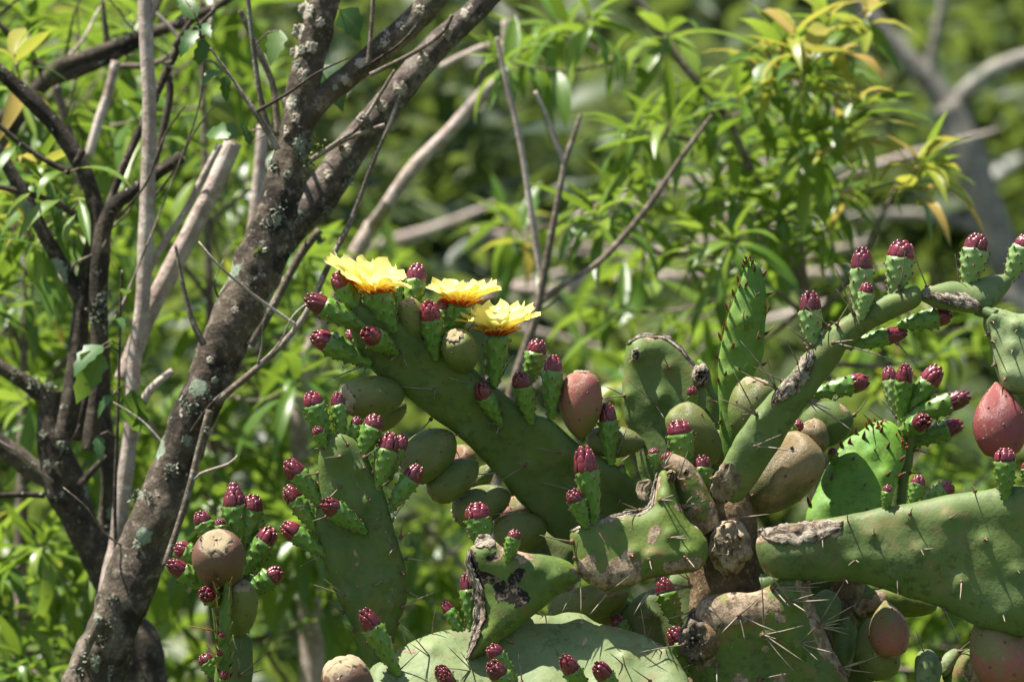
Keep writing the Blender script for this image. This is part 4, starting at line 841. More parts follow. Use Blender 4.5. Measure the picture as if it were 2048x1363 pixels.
# ================================================================== second cactus stem with the fruit cluster
c2 = thing('young_prickly_pear', 'slim edge-on prickly pear stem topped with two scarred fruits and a ring of red buds', 'cactus', Vector((P(450, 3000, .0).x, P(450, 3000, .0).y, 0)))
pad('T', c2, [(451, 1140), (459, 1140), (462, 1180), (461, 1230), (460, 1290), (456, 1370), (452, 1430), (434, 1430), (432, 1360), (436, 1300), (441, 1240), (447, 1190)], -.035, .9, .05, T=.007, rim=.008, young=.5, aged=.2, name='pad', label='narrow young pad seen edge-on')
pad('U', c2, [(452, 1270), (480, 1255), (502, 1275), (506, 1330), (500, 1420), (520, 1560), (510, 1700), (440, 1720), (420, 1560), (440, 1420), (446, 1340)], .015, .3, 0, T=.013, aged=.4, wax=.2)
branch('stem', [(470, 1650, 70, .0), (460, 2000, 80, .02), (450, 3200, 90, .02), (450, 5500, 120, .02)], 0, M['trunk'], c2, 12, .12, step=40)
pad('V', c2, [(420, 1150), (450, 1120), (480, 1120), (500, 1150), (500, 1210), (495, 1300), (470, 1340), (440, 1320), (425, 1230)], .035, .2, .0, T=.014, aged=.2)
fruit(c2, (446, 1168), (433, 1080), 108, .0, 'f_scald', .0, 0, -.045, .85, lump=.02); fruit(c2, (476, 1270), (484, 1168), 70, .005, 'f_olive', .05, 0, -.028, .9, lump=.02)
for e in [((478, 1100), (467, 970), 50, .03, 0, 0, 0, True), ((490, 1100), (510, 984), 50, .03, .002, .004), ((428, 1100), (398, 1020), 42, .025, 0, 0), ((446, 1085), (439, 1034), 27, .01, 0, 0), ((414, 1126), (350, 1090), 40, .02, 0, 0), ((428, 1182), (336, 1124), 44, .01, 0, -.01), ((444, 1202), (404, 1184), 38, .0, -.01, -.05), ((490, 1142), (546, 1056), 50, .025, 0, -.002), ((494, 1184), (564, 1138), 46, .02, 0, -.006), ((436, 1356), (402, 1308), 32, -.02, 0, 0), ((438, 1290), (446, 1262), 15, -.04, 0, -.01), ((438, 1328), (440, 1300), 16, -.04, 0, -.01), ((446, 1380), (450, 1342), 20, -.04, 0, -.01)]:
    bud(c2, *e[:6], 0, *(e[7:8]))
random.seed(5)
ts = [(446 + (-1) ** i * 10 + i * .1, 1146 + i * 9.5, (-1) ** i * random.uniform(.2, .7), -1, .2) for i in range(23)]; scales('T', ts, 14, MS, None)
scales('T', [(455 + random.uniform(-7, 7), 1140 + random.uniform(-6, 6), random.uniform(-.5, .5), -1, .5) for _ in range(8)], 10, MS, None)
for i in range(13): x = 446 + (-1) ** i * 11; y = 1170 + i * 15; spines('T', (x, y), [(x + (-1) ** i * random.uniform(2, 12), y - random.uniform(18, 30))], 'spine_y', 3.2, 0)
spines('T', (432, 1262), [(376, 1250), (390, 1248)], 'spine_y', 3, 3); spines('T', (436, 1318), [(408, 1282)], 'spine_y', 3, 3)
spines('U', (478, 1352), [(484, 1268), (536, 1304), (532, 1337), (470, 1330)], 'spine', 2.8, 4); spines('V', (494, 1146), [(515, 1144), (508, 1150)], 'spine', 2.8, 3)

# ================================================================== trees
def foot(x, d):
    p = P(x, 3000, d); return Vector((p.x, p.y, 0))
# lichen-covered leaning tree
t1 = thing('leaning_tree', 'lichen-spotted dark tree trunk leaning and forking beside the cactus', 'tree', foot(0, .4))
branch('trunk', [(-260, 5600, 194), (-120, 3600, 167), (60, 2000, 132), (165, 1440, 116), (225, 1250, 109), (290, 1090, 102), (350, 940, 99), (398, 810, 93), (446, 690, 90), (492, 590, 95), (532, 490, 102), (562, 400, 86), (584, 300, 72), (598, 220, 65), (614, 140, 63), (636, 50, 66), (655, -60, 63), (680, -300, 48)], .40, M['bark'], t1, 34, .20, 't1', step=9, freq=24)
branch('limb', [(600, 240, 60), (640, 198, 48), (700, 150, 50), (760, 100, 52), (820, 48, 54), (880, -20, 54), (1000, -200, 44)], .40, M['bark'], t1, 20, .13, 't1', step=9)
branch('limb', [(525, 500, 90), (580, 445, 86), (632, 400, 80), (680, 335, 70), (728, 265, 64), (788, 192, 60), (848, 124, 58), (908, 62, 52), (962, 10, 48), (1060, -100, 40)], .48, mat_bark('bark_greyed', (.05, .038, .03), (.16, .125, .10), (.40, .35, .30), 1., .1), t1, 22, .13, 't1', step=9)
for i, (pth, dd) in enumerate([([(430, 805, 16), (520, 730, 14), (582, 668, 13), (622, 608, 12), (662, 520, 12), (702, 440, 12), (745, 325, 11), (778, 250, 9), (800, 190, 7)], .34), ([(500, 690, 20), (552, 600, 18), (600, 510, 17), (640, 460, 16)], .52),
    ([(548, 300, 15), (522, 200, 12), (506, 90, 11), (494, -20, 10)], .36), ([(556, 270, 16), (545, 170, 13), (510, 90, 12), (480, 20, 10)], .5), ([(408, 690, 14), (384, 640, 11), (366, 570, 9), (350, 488, 6)], .36), ([(736, 130, 12), (742, 60, 9), (748, -30, 8)], .37),
    ([(740, 150, 9), (820, 110, 10), (880, 70, 9), (905, 30, 8)], .35), ([(620, 320, 9), (680, 280, 8), (720, 250, 8), (790, 140, 7)], .34), ([(330, 1130, 14), (372, 1000, 15), (398, 900, 16), (420, 820, 18)], .30), ([(410, 840, 22), (430, 780, 18), (470, 715, 14)], .50),
    ([(150, 1340, 22), (175, 1290, 20), (200, 1240, 22)], .36), ([(555, 300, 12), (540, 270, 14), (470, 165, 7), (420, 95, 5)], .34), ([(770, 250, 10), (690, 280, 9), (610, 330, 8)], .36)]):
    branch('twig', pth, dd, M['twig'], t1, 9, .12, 't1', step=10)
# crusty lichen tufts on the trunk
def bark_depth(key, x, y):
    best = None
    for c, r in SKEL[key]:
        px, py, d = pix(c); e = math.hypot(px - x, py - y); rp = r / S * D / (D + d)
        if best is None or e - rp * .5 < best[0]: best = (e - rp * .5, e, rp, d, r)
    _, e, rp, d, r = best; return d - r * math.sqrt(max(0, 1 - (e / rp) ** 2))
def tufts(parent, key, pts, scale, mat='lichen', n=46):
    V, F = [], []
    for (x, y, r) in pts:
        for k in range(n):
            a, b = x + random.gauss(0, .45) * r, y + random.gauss(0, .45) * r; c = P(a, b, bark_depth(key, a, b)); dv = Vector((random.uniform(-1, 1), random.uniform(-1.2, .1), random.uniform(-.7, 1))).normalized() * scale * random.uniform(.5, 1.3)
            sd_ = dv.orthogonal().normalized() * scale * .2; o_ = len(V); V += [c - sd_, c + sd_, c + dv * .6 + sd_ * 1.4, c + dv * .6 - sd_ * .8, c + dv]; F += [(o_, o_ + 1, o_ + 2, o_ + 3), (o_ + 3, o_ + 2, o_ + 4)]
    o = mk('lichen_fringe', V, F, M[mat], None, False); o['kind'] = 'stuff'; under(o, parent)
def lichen_patch(parent, key, x, y, r, mat='lichen_p'):
    V, F = [], []; n = 40; rings = 6
    for k in range(rings):
        for j in range(n):
            th = 2 * math.pi * j / n; q = r * (k + .15) / (rings - .85) * (1 + (k / (rings - 1)) * (.35 * mnoise.noise(Vector((math.cos(th) * 1.6, math.sin(th) * 1.6, x * .1))) + .35 * mnoise.noise(Vector((math.cos(th) * 4.5, math.sin(th) * 4.5, y * .1))) + .2 * mnoise.noise(Vector((math.cos(th) * 9, math.sin(th) * 9, y * .1)))))
            a, b = x + q * math.cos(th) * .85, y + q * math.sin(th); V.append(P(a, b, bark_depth(key, a, b) - (.0010 if k < rings - 1 else -.0006) - .0014 * mnoise.noise(Vector((a * .25, b * .25, 3)))))
    for k in range(rings - 1):
        for j in range(n): q = (j + 1) % n; F.append((k * n + j, k * n + q, (k + 1) * n + q, (k + 1) * n + j))
    F.append(tuple(range(n))); o = mk('lichen_patch', V, F, M[mat], None, True); under(o, parent)
M['lichen_p'] = mat_simple('lichen_crust', (.10, .105, .07), (.42, .45, .34), 110, .95, .9, .003, .1, None, 7)
random.seed(11)
tufts(t1, 't1', [(612, 280, 24), (545, 330, 10), (600, 310, 14), (545, 445, 18), (580, 480, 16), (560, 420, 12), (385, 815, 12), (215, 1245, 16), (195, 1280, 18), (170, 1320, 14), (160, 1345, 12), (300, 1000, 14), (270, 990, 12), (365, 800, 9), (420, 790, 10), (340, 940, 12), (640, 480, 8), (225, 1200, 12), (700, 360, 9), (655, 420, 8)], .0042)
tufts(t1, 't1', [(640, 300, 10), (612, 325, 10), (560, 470, 14), (520, 500, 10)], .005, 'leaf_far', 20)
for q in [(376, 822, 13), (372, 880, 14), (290, 992, 15), (340, 935, 10), (202, 1236, 15), (190, 1322, 18), (222, 1340, 13), (552, 440, 16), (600, 290, 18), (274, 1090, 11), (604, 100, 12), (598, 60, 11), (585, 200, 15), (592, 130, 10), (700, 330, 10), (735, 250, 9), (670, 175, 8), (300, 1050, 8), (430, 760, 8), (415, 860, 9), (280, 1030, 10), (610, 20, 12), (575, 350, 10)]: lichen_patch(t1, 't1', *q)
# pale pink-barked sapling
t2 = thing('pale_sapling', 'slender pale pink-barked sapling standing behind the leaning trunk', 'tree', foot(190, .6))
branch('trunk', [(190, 5600, 60), (190, 2200, 50), (205, 1320, 40), (235, 1080, 34), (250, 960, 33), (262, 850, 32), (268, 720, 30), (284, 610, 30), (291, 490, 32), (296, 340, 29), (298, 200, 28), (293, 80, 29), (288, -40, 28), (280, -260, 22)], .58, M['bark_pale'], t2, 14, .10, 't2', step=12)
branch('limb', [(246, 760, 38), (292, 640, 38), (332, 560, 40), (398, 432, 38), (440, 345, 38), (466, 284, 38)], .64, M['bark_pale'], t2, 14, .08, 't2', step=12, cut=True)
branch('limb', [(286, 560, 16), (320, 500, 16), (372, 420, 15), (410, 345, 14), (440, 288, 13)], .60, M['bark_pale'], t2, 9, .08, 't2', step=12)
branch('limb', [(298, 40, 16), (310, 10, 14), (320, -30, 12)], .58, M['bark_pale'], t2, 8, .05, 't2', step=8)
branch('limb', [(268, 860, 18), (275, 830, 22), (300, 780, 18), (345, 740, 14)], .56, M['bark_pale'], t2, 8, .05, 't2', step=10)
branch('limb', [(505, 700, 26), (505, 500, 28), (520, 330, 26), (525, 250, 22)], .95, M['bark_pale'], t2, 10, .08, 't2', step=14)
# dark many-limbed tree
t3 = thing('dark_branching_tree', 'dark many-limbed tree with mossy forks and a sawn-off stub', 'tree', foot(330, .7))
branch('trunk', [(420, 5600, 150), (400, 2400, 130), (300, 1400, 90), (255, 1250, 66), (200, 1120, 66), (155, 1030, 72), (125, 960, 80), (105, 890, 66), (100, 820, 46), (102, 780, 44)], .70, M['bark_dark'], t3, 20, .15, 't3', step=11)
for pth, dd, ct in [([(102, 800, 44), (60, 770, 36), (20, 745, 30), (-60, 700, 30)], .70, 0), ([(110, 960, 50), (60, 935, 42), (20, 905, 44), (-60, 850, 44)], .74, 0), ([(128, 880, 42), (152, 740, 40), (160, 640, 38), (172, 560, 38), (192, 450, 36), (172, 355, 33), (112, 255, 33), (42, 180, 30), (-40, 110, 28)], .62, 0),
    ([(180, 900, 34), (200, 740, 32), (196, 600, 38), (205, 470, 36), (226, 415, 32), (270, 380, 28), (310, 350, 26), (362, 314, 26)], .60, 1), ([(206, 440, 18), (240, 350, 17), (270, 280, 17), (300, 220, 16), (332, 145, 16), (355, 95, 15), (385, 10, 12)], .62, 0), ([(160, 600, 30), (132, 545, 30), (100, 490, 29), (55, 405, 28), (14, 330, 26), (-20, 280, 24)], .62, 0),
    ([(160, 970, 18), (190, 935, 15), (214, 912, 12)], .64, 0), ([(165, 440, 14), (110, 405, 12), (50, 385, 12), (-20, 370, 11)], .58, 0), ([(140, 345, 14), (90, 320, 11), (40, 285, 10), (-20, 235, 10)], .58, 0), ([(90, 990, 14), (40, 988, 12), (-30, 992, 11)], .66, 0), ([(205, 700, 22), (170, 800, 24), (150, 880, 26)], .78, 0),
    ([(230, 1180, 26), (215, 1080, 40), (222, 960, 40), (205, 830, 36), (205, 700, 32)], .74, 0), ([(330, 140, 14), (340, 190, 15), (310, 330, 14), (290, 420, 12)], .66, 0), ([(390, 30, 10), (350, 95, 12), (430, 20, 8)], .6, 0), ([(165, 300, 16), (150, 330, 12)], .6, 0), ([(230, 440, 5), (290, 370, 5), (330, 270, 5), (370, 212, 4)], .55, 0)]:
    branch('limb', pth, dd, M['bark_dark'], t3, 14, .15, 't3', step=11, cut=bool(ct))
M['pale_crust'] = mat_simple('pale_bark_crust', (.22, .18, .13), (.55, .49, .40), 130, .95, .7, .002, .1, None, 7)
for q in [(612, 22, 17), (596, 62, 15), (622, 96, 14), (590, 104, 12), (604, 150, 16), (578, 204, 17), (592, 236, 11), (566, 262, 12), (640, 46, 10), (724, 128, 14), (770, 78, 16), (800, 52, 11), (690, 158, 10), (840, 20, 14), (728, 240, 16), (764, 212, 15), (800, 176, 17), (846, 120, 16), (894, 66, 14), (690, 300, 15), (655, 350, 12), (930, 30, 12), (560, 560, 8), (470, 620, 9), (420, 720, 8)]: lichen_patch(t1, 't1', *q, 'pale_crust')
random.seed(12); tufts(t3, 't3', [(70, 765, 16), (95, 775, 18), (30, 750, 12), (195, 610, 24), (190, 640, 20), (100, 930, 14), (120, 890, 12), (85, 870, 10), (215, 590, 14), (60, 930, 10), (335, 130, 9), (360, 40, 8), (225, 1060, 12)], .0045)
# overhanging dark bough at the upper left
t4 = thing('overhanging_bough_tree', 'tree whose black bough arches over behind the pale sapling', 'tree', foot(-350, 1.0))
branch('trunk', [(-420, 5800, 160), (-380, 2500, 130), (-250, 1000, 90), (-120, 480, 60), (-40, 330, 48)], 1.0, M['bark_dark'], t4, 14, .12, 't4', step=20)
for pth in [[(-60, 350, 46), (-10, 290, 42), (55, 205, 38), (112, 138, 33), (180, 112, 28), (290, 70, 26), (380, 38, 20), (470, -10, 16), (560, -80, 12)], [(-30, 270, 30), (40, 205, 30), (100, 162, 28), (165, 140, 27), (232, 110, 22), (285, 82, 18)], [(100, 150, 22), (60, 110, 16), (10, 60, 12), (-40, 20, 10)], [(215, 90, 14), (210, 50, 12), (205, 0, 10)], [(280, 80, 10), (305, 40, 9), (330, -20, 8)]]: branch('limb', pth, .98, M['bark_dark'], t4, 12, .12, 't4', step=12)
branch('limb', [(232, 122, 20), (215, 190, 20), (198, 240, 20), (178, 312, 18)], .94, M['bark_pale'], t4, 9, .06, 't4', step=12, cut=True)
branch('limb', [(238, 132, 14), (300, 130, 13), (350, 105, 11), (420, 60, 9)], .96, M['twig'], t4, 8, .06, 't4', step=12)
branch('limb', [(110, 170, 22), (130, 240, 20), (150, 320, 18), (165, 380, 12)], 1.05, M['twig'], t4, 8, .06, 't4', step=12)
random.seed(77)
for k in range(34):                                          # tangle of fine dead twigs on the left-hand trees
    key, own = random.choice((('t1', t1), ('t3', t3), ('t3', t3), ('t4', t4)))
    for _ in range(60):
        c, r = random.choice(SKEL[key]); x, y, d_ = pix(c)
        if -60 < x < 660 and -40 < y < 1200 and r > .002: break
    a_ = random.uniform(-1.1, 1.1); l_ = random.uniform(90, 260); w_ = random.uniform(4.5, 8); dx, dy = math.sin(a_) * l_, -math.cos(a_) * l_; j1, j2 = random.uniform(-18, 18), random.uniform(-18, 18); dd = d_ + random.uniform(-.12, .05)
    branch('twig', [(x, y, w_, d_), (x + dx * .35 + j1, y + dy * .35, w_ * .85, d_ * .6 + dd * .4), (x + dx * .7 + j2, y + dy * .7, w_ * .65, dd), (x + dx, y + dy, w_ * .4, dd)], d_, random.choice((M['twig'], M['bark_pale'], M['bark_dark'])), own, 6, .12, None, step=16)
# bare twiggy shrub in the middle
t5 = thing('bare_shrub', 'leafless shrub of thin bare twigs rising behind the yellow flowers', 'shrub', foot(1000, .95))
branch('trunk', [(960, 5700, 60), (960, 2000, 46), (985, 1100, 30), (1012, 830, 22), (1042, 720, 19), (1070, 640, 18), (1090, 540, 16), (1110, 430, 14), (1130, 325, 12), (1150, 265, 10), (1162, 226, 7)], .9, M['twig'], t5, 10, .1, 't5', step=12)
branch('limb', [(1130, 328, 12), (1112, 285, 11), (1096, 240, 10), (1070, 182, 8)], .9, M['bark_pale'], t5, 8, .12, 't5', step=9)
branch('limb', [(1086, 575, 14), (1076, 510, 14), (1066, 450, 14), (1050, 340, 13), (1034, 250, 12), (1012, 160, 11), (994, 74, 9)], .95, M['bark_pale'], t5, 8, .14, 't5', step=9)
branch('limb', [(1078, 605, 14), (1140, 560, 13), (1205, 518, 13), (1290, 420, 12), (1360, 318, 10), (1424, 230, 7)], .95, M['twig'], t5, 8, .1, 't5', step=10)
branch('limb', [(1060, 660, 8), (1064, 700, 7), (1058, 640, 6), (1100, 610, 5), (1115, 596, 5)], .9, M['twig'], t5, 6, .1, 't5', step=8)
# grey sawn branch tree behind
t6 = thing('grey_sawn_tree', 'blurred tree with a pale sawn branch slanting below the leaning tree\'s fork', 'tree', foot(700, 1.5))
branch('trunk', [(650, 5900, 90), (640, 2400, 70), (620, 1200, 50), (600, 800, 40), (655, 620, 34), (700, 530, 34), (745, 450, 32)], 1.5, M['bark_pale'], t6, 12, .08, 't6', step=14)
branch('limb', [(772, 412, 27), (830, 332, 29), (900, 262, 29), (960, 192, 29), (1004, 152, 26), (1012, 100, 20), (1010, 40, 16)], 1.4, M['bark_pale'], t6, 12, .08, 't6', step=14, cut=True)
branch('limb', [(745, 450, 28, 1.5), (760, 430, 26, 1.45), (775, 408, 26, 1.4)], 1.4, M['bark_pale'], t6, 12, .08, 't6', step=8)
branch('limb', [(880, 135, 12), (930, 110, 14), (985, 90, 14), (1040, 100, 10)], 1.4, M['bark_pale'], t6, 9, .08, 't6', step=12)
branch('limb', [(965, 190, 10), (965, 150, 9), (968, 100, 8)], 1.4, M['twig'], t6, 7, .08, 't6', step=12)
# far pale tree, upper right
t7 = thing('pale_forked_tree', 'far blurred pale grey tree trunk forking in two', 'tree', foot(2200, 4.2))
M['bark_far'] = mat_bark('bark_far_grey', (.13, .115, .09), (.30, .27, .22), (.50, .47, .40), .6, .1, .6, .3, .5)
branch('trunk', [(2250, 5600, 156), (2180, 2000, 117), (2100, 800, 94), (2030, 580, 78), (1985, 450, 72), (1948, 340, 69), (1915, 250, 70), (1895, 205, 66)], 4.0, M['bark_far'], t7, 16, .1, 't7', step=20)
for pth in [[(1900, 220, 55), (1860, 165, 47), (1800, 100, 39), (1740, 30, 34), (1680, -60, 31)], [(1905, 215, 47), (1950, 165, 39), (2020, 125, 36), (2120, 100, 34)], [(1880, 190, 23), (1862, 120, 22), (1875, 60, 20), (1890, -20, 19)], [(1990, 470, 31), (1900, 440, 28), (1800, 430, 23), (1650, 440, 19)]]: branch('limb', pth, 4.0, M['bark_far'], t7, 12, .1, 't7', step=20)

# ------------------------------------------------------------------ leafy trees
R_ = random.Random
lt = thing('peach_tree', 'leafy young tree with long drooping leaves and golden shoot tips', 'tree', foot(1620, 1.35))
branch('trunk', [(1660, 5900, 90), (1650, 2400, 70), (1640, 1200, 44), (1626, 800, 30), (1614, 620, 20), (1604, 520, 16), (1600, 400, 14), (1592, 250, 12), (1590, 100, 9)], 1.35, M['twig'], lt, 10, .1, 'lt', step=16)
for pth in [[(1616, 640, 16), (1582, 520, 14), (1555, 440, 13), (1545, 380, 12)], [(1545, 420, 13), (1500, 330, 13), (1452, 235, 14), (1390, 160, 16), (1325, 75, 17), (1270, -10, 18), (1200, -80, 18)], [(1500, 340, 8), (1420, 290, 8), (1340, 275, 10), (1260, 262, 8)], [(1620, 640, 14), (1700, 560, 12), (1760, 440, 10), (1800, 360, 8)], [(1600, 420, 10), (1640, 300, 9), (1680, 180, 8)], [(1560, 470, 9), (1480, 420, 9), (1400, 400, 8)], [(1480, 480, 9), (1350, 510, 9), (1250, 470, 8), (1180, 400, 6)], [(1600, 620, 14), (1480, 540, 12), (1380, 500, 10)], [(1340, 100, 9), (1240, 120, 8), (1130, 60, 7)]]:
    branch('limb', pth, 1.35, M['twig'], lt, 8, .1, 'lt', step=16)
rr = R_(21); sp = []
def fill(n, x0, x1, y0, y1, d0, d1, yf=0.):
    return [(rr.uniform(x0, x1), rr.uniform(y0, y1), rr.uniform(d0, d1), yf) for _ in range(n)]
ros = [(1270, 262), (1430, 352), (1418, 370), (1560, 330), (1640, 140), (1500, 300), (1395, 150), (1440, 200), (1330, 66), (1222, 384), (1190, 425), (1245, 405), (1305, 395), (1600, 290), (1640, 385), (1560, 420), (1655, 455), (1465, 475), (1535, 505), (1700, 565), (1060, 85), (1100, 45), (985, 112), (1180, 32), (1230, 100), (1500, 200), (1550, 240), (1600, 210), (1480, 380), (1590, 480), (1340, 240), (1650, 300), (1690, 390), (1370, 480), (1440, 560)]
sp = [(x, y, rr.uniform(1.1, 1.55), .05) for x, y in ros] + [(x, y, rr.uniform(1.5, 2.2), .03) for x, y in [(1280, 505), (1350, 640), (1205, 620), (1000, 432), (1030, 460), (1840, 600), (1900, 700), (1960, 640), (1880, 860), (1980, 940), (1760, 640)]]
sp += [(1590, 60, 1.05, 1.), (1560, 90, 1.1, .8), (1660, 40, 1.1, .9), (1530, 100, 1.1, .8), (1710, 190, 1.05, .9), (1690, 250, 1.1, .8), (1735, 20, 1.15, .9), (1620, 120, 1.05, .8), (1835, 335, 1.05, 1.), (1850, 320, 1.05, 1.), (1270, 722, 1.9, .8), (1800, 735, 1.8, .7)]
grow(lt, 'lt', sp, M['twig'], (7, 12), .080, 0., 31, 290, (.25, 1.))
ls = thing('leafy_sapling', 'bushy green sapling with narrow leaves filling the gaps behind the leaning trunk', 'tree', foot(420, 1.5))
branch('trunk', [(430, 5800, 80), (430, 2400, 60), (430, 1300, 34), (425, 900, 24), (420, 600, 18), (410, 300, 14), (400, 0, 10)], 1.5, M['twig'], ls, 10, .1, 'ls', step=20)
for pth in [[(430, 1200, 16), (520, 1100, 13), (600, 1000, 10)], [(425, 1000, 16), (330, 900, 12), (250, 760, 9)], [(422, 800, 14), (520, 700, 11), (640, 620, 8)], [(420, 600, 12), (330, 480, 10), (260, 380, 8)], [(415, 450, 12), (500, 380, 9), (620, 330, 8)], [(430, 1300, 16), (600, 1250, 12), (720, 1180, 9)]]: branch('limb', pth, 1.5, M['twig'], ls, 7, .1, 'ls', step=20)
rr = R_(22)
sp = fill(22, 300, 620, 420, 900, 1.1, 2.2, .02) + fill(24, 330, 760, 880, 1363, 1.0, 2.2, .02) + fill(16, 200, 640, -20, 420, 1.3, 2.4) + fill(8, 560, 800, 480, 800, 1.8, 2.6) + fill(10, 640, 960, 1100, 1363, 1.8, 2.4, .1)
grow(ls, 'ls', sp, M['twig'], (8, 12), .092, 0., 32, 290, (.1, 1.))
lb = thing('leafy_bush', 'dense green bush of narrow arching leaves around the dark many-limbed tree', 'bush', foot(40, 1.3))
branch('trunk', [(40, 5800, 70), (40, 2400, 50), (40, 1300, 32), (45, 900, 22), (50, 600, 16), (60, 200, 12)], 1.25, M['twig'], lb, 10, .1, 'lb', step=20)
for pth in [[(42, 1100, 16), (120, 1000, 12), (200, 880, 9)], [(45, 800, 12), (150, 700, 10), (240, 600, 7)], [(40, 1250, 14), (140, 1180, 12), (240, 1120, 9)], [(48, 700, 12), (-40, 560, 10)], [(50, 500, 12), (140, 380, 8), (200, 250, 7)]]: branch('limb', pth, 1.25, M['twig'], lb, 7, .1, 'lb', step=20)
rr = R_(23)
sp = fill(26, -40, 260, 380, 900, .9, 2.0, .03) + fill(24, -40, 240, 880, 1363, .85, 1.9, .03) + fill(18, -40, 300, -30, 380, 1.0, 2.2, .03) + [(30, 110, .75, .6), (80, 330, .7, .3), (60, 460, .7, .5), (120, 400, .72, .4)]
grow(lb, 'lb', sp, M['twig'], (8, 12), .086, 0., 33, 290, (.05, 1.))
rb = thing('low_bush', 'shaded bush of glossy leaves low behind the cactus pads', 'bush', foot(1350, 1.9))
branch('trunk', [(1350, 5800, 70), (1350, 2400, 50), (1340, 1400, 30), (1300, 1000, 20), (1200, 800, 12)], 1.9, M['twig'], rb, 8, .1, 'rb', step=20)
for pth in [[(1345, 1500, 24), (1700, 1250, 16), (1950, 1100, 10)], [(1345, 1450, 20), (1050, 1250, 14), (850, 1050, 9)]]: branch('limb', pth, 1.9, M['twig'], rb, 7, .1, 'rb', step=24)
rr = R_(24); sp = fill(12, 820, 1300, 760, 1250, 1.9, 2.6) + fill(18, 1680, 2060, 880, 1363, 1.7, 2.5) + fill(4, 1150, 1500, 560, 800, 2.1, 2.6)
grow(rb, 'rb', sp, M['twig'], (8, 12), .095, 0., 34, 240, (.0, .9))

# broad-leaved climber on the dark tree
vn = thing('climbing_vine', 'thin vine with broad toothed leaves climbing between the dark tree and the pale sapling', 'vine', foot(235, .5))
branch('stem', [(250, 5600, 12), (240, 2400, 10), (232, 1200, 8), (230, 1000, 8), (236, 820, 7), (240, 640, 6), (244, 540, 5)], .5, M['bark_dark'], vn, 6, .05, 'vn', step=14)
branch('stem', [(240, 620, 5, .5), (330, 400, 4, .55), (400, 200, 4, .5), (400, 60, 4, .45), (370, 0, 3, .45)], .5, M['twig'], vn, 5, .05, 'vn', step=14)
random.seed(41)
for (x, y, tx, ty, L_) in [(205, 690, 125, 735, 92), (200, 700, 150, 800, 120), (225, 790, 180, 830, 60), (262, 780, 275, 880, 120), (262, 780, 312, 835, 80), (196, 870, 200, 905, 60), (225, 640, 270, 610, 70), (395, 60, 350, 100, 80), (400, 50, 430, 60, 60), (390, 40, 360, -20, 80), (440, 140, 405, 155, 56), (480, 270, 425, 255, 90), (455, 150, 440, 220, 60), (410, 80, 400, 130, 70), (250, 590, 258, 520, 50), (500, 290, 490, 240, 50), (640, 130, 680, 190, 110), (680, 20, 720, 60, 90), (560, 60, 540, 120, 90)]:
    a, b = P(x, y, .46), P(tx, ty, .44 + random.uniform(-.03, .03)); ky, own = ('vn', vn) if x < 470 else ('t1', t1); q, r_ = min(SKEL[ky], key=lambda e: (e[0] - a).length)
    o = ob('leaf', LIB['leaf_b'][1][random.randrange(2)][random.randrange(5)], own, parent_inv(own) @ leaf_matrix(a, b - a, L_ * S * 1.05, random.uniform(-.5, .5), Vector((.1, -.7, .7))))
    if (q - a).length > .003:
        V, F = tube_geo([q, (q + a) / 2 + Vector((0, 0, .005)), a], [.0009, .0008, .0006], 5); o = mk('leaf_stalk', V, F, M['twig']); under(o, own)

# ------------------------------------------------------------------ undergrowth on the hillside
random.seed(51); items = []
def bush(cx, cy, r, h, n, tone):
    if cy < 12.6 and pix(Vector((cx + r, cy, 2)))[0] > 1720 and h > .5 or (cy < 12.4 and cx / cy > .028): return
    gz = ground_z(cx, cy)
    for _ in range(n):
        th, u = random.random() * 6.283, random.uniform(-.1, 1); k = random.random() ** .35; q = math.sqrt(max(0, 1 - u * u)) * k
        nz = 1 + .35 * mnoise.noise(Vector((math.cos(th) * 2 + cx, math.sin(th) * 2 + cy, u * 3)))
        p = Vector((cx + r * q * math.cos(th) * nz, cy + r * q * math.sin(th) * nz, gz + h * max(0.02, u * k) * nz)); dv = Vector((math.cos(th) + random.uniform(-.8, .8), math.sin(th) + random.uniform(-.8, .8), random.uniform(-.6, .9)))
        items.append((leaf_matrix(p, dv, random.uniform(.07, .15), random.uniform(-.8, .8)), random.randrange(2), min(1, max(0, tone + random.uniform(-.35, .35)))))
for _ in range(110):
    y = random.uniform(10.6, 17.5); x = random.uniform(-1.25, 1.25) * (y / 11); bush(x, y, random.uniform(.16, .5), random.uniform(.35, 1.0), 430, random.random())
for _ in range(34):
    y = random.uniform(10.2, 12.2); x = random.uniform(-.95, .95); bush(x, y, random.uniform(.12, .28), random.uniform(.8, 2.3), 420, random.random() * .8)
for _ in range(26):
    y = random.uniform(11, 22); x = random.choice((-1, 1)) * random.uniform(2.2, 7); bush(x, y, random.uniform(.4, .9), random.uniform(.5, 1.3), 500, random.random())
ug = merged_leaves('undergrowth', items, FARV, M['leaf_far']); ug['kind'] = 'stuff'; ug['label'] = 'blurred green undergrowth covering the hillside'; ug['category'] = 'undergrowth'
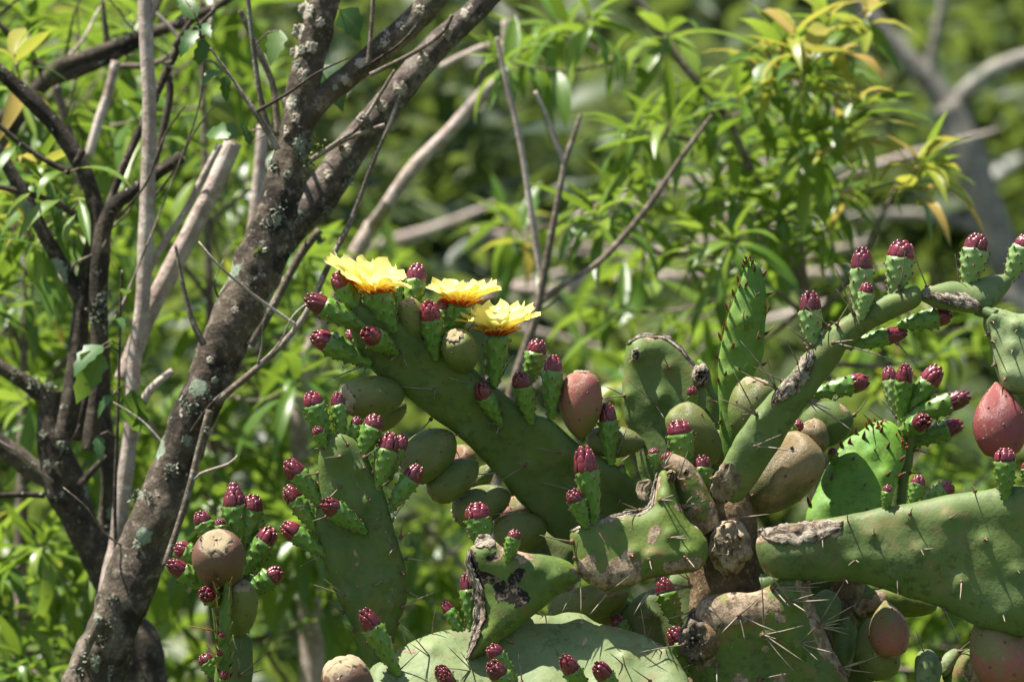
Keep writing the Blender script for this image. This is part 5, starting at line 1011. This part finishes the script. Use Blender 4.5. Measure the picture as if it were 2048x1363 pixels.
# dry stems lying through the undergrowth
dl = thing('fallen_branches', 'tangle of grey fallen branches in the undergrowth behind the flowers', 'branches', Vector((P(1000, 600, 3.2).x, P(1000, 600, 3.2).y, ground_z(0, 11.2))))
for k in range(16):
    x0 = random.uniform(700, 1500); y0 = random.uniform(420, 760); l_ = random.uniform(250, 600); s_ = random.uniform(-.35, .2); dd = random.uniform(3.0, 3.8)
    branch('branch', [(x0, y0, random.uniform(14, 34)), (x0 + l_ * .5, y0 + l_ * s_ * .5 + random.uniform(-20, 20), 18), (x0 + l_, y0 + l_ * s_, 9)], dd, M['bark_pale'], dl, 7, .1, step=40)

# a few long leaves on the dark tree's near twigs
random.seed(61)
for (x, y, tx, ty, k) in [(158, 336, 262, 324, 1), (160, 400, 176, 472, 3), (120, 400, 30, 425, 0), (60, 385, 10, 420, 0), (130, 345, 60, 335, 2), (150, 430, 110, 470, 2), (40, 290, -20, 320, 0)]:
    a, b = P(x, y, .56), P(tx, ty, .52); q, r_ = min(SKEL['t3'], key=lambda e: (e[0] - a).length)
    ob('leaf', LIB['leaf'][1][k][random.choice((2, 3, 4))], t3, parent_inv(t3) @ leaf_matrix(a, b - a, (b - a).length * 1.12, random.uniform(-.3, .3), Vector((0, -.4, 1))))
    V, F = tube_geo([q, (q + a) / 2, a], [.0014, .0012, .0009], 5); under(mk('leaf_stalk', V, F, M['twig']), t3)
# raindrops hanging from the buds
gm = N('water'); gm.b.inputs['Transmission Weight'].default_value = 1; gm.b.inputs['IOR'].default_value = 1.33; gm.fin((1, 1, 1), .02, .5)
for (x, y, d_, r_, lb_) in [(672, 671, .03, 6, 'raindrop hanging under the bud that points away below the first yellow flower'), (686, 738, .035, 5, 'raindrop hanging under the lower of two side buds on the flowering pad'), (1671, 797, -.02, 6, 'raindrop hanging beneath a bud at the underside of the slender arm'), (1879, 846, .10, 5, 'raindrop caught between two dark buds of the fan')]:
    c = P(x, y, d_); o = mk('raindrop', [Vector((q[0], q[1], q[2] * (1.0 if q[2] < 0 else 1.5))) * r_ * S for q in ICO1[0]], ICO1[1], gm.m); o.location = c; o['label'] = lb_; o['category'] = 'raindrop'
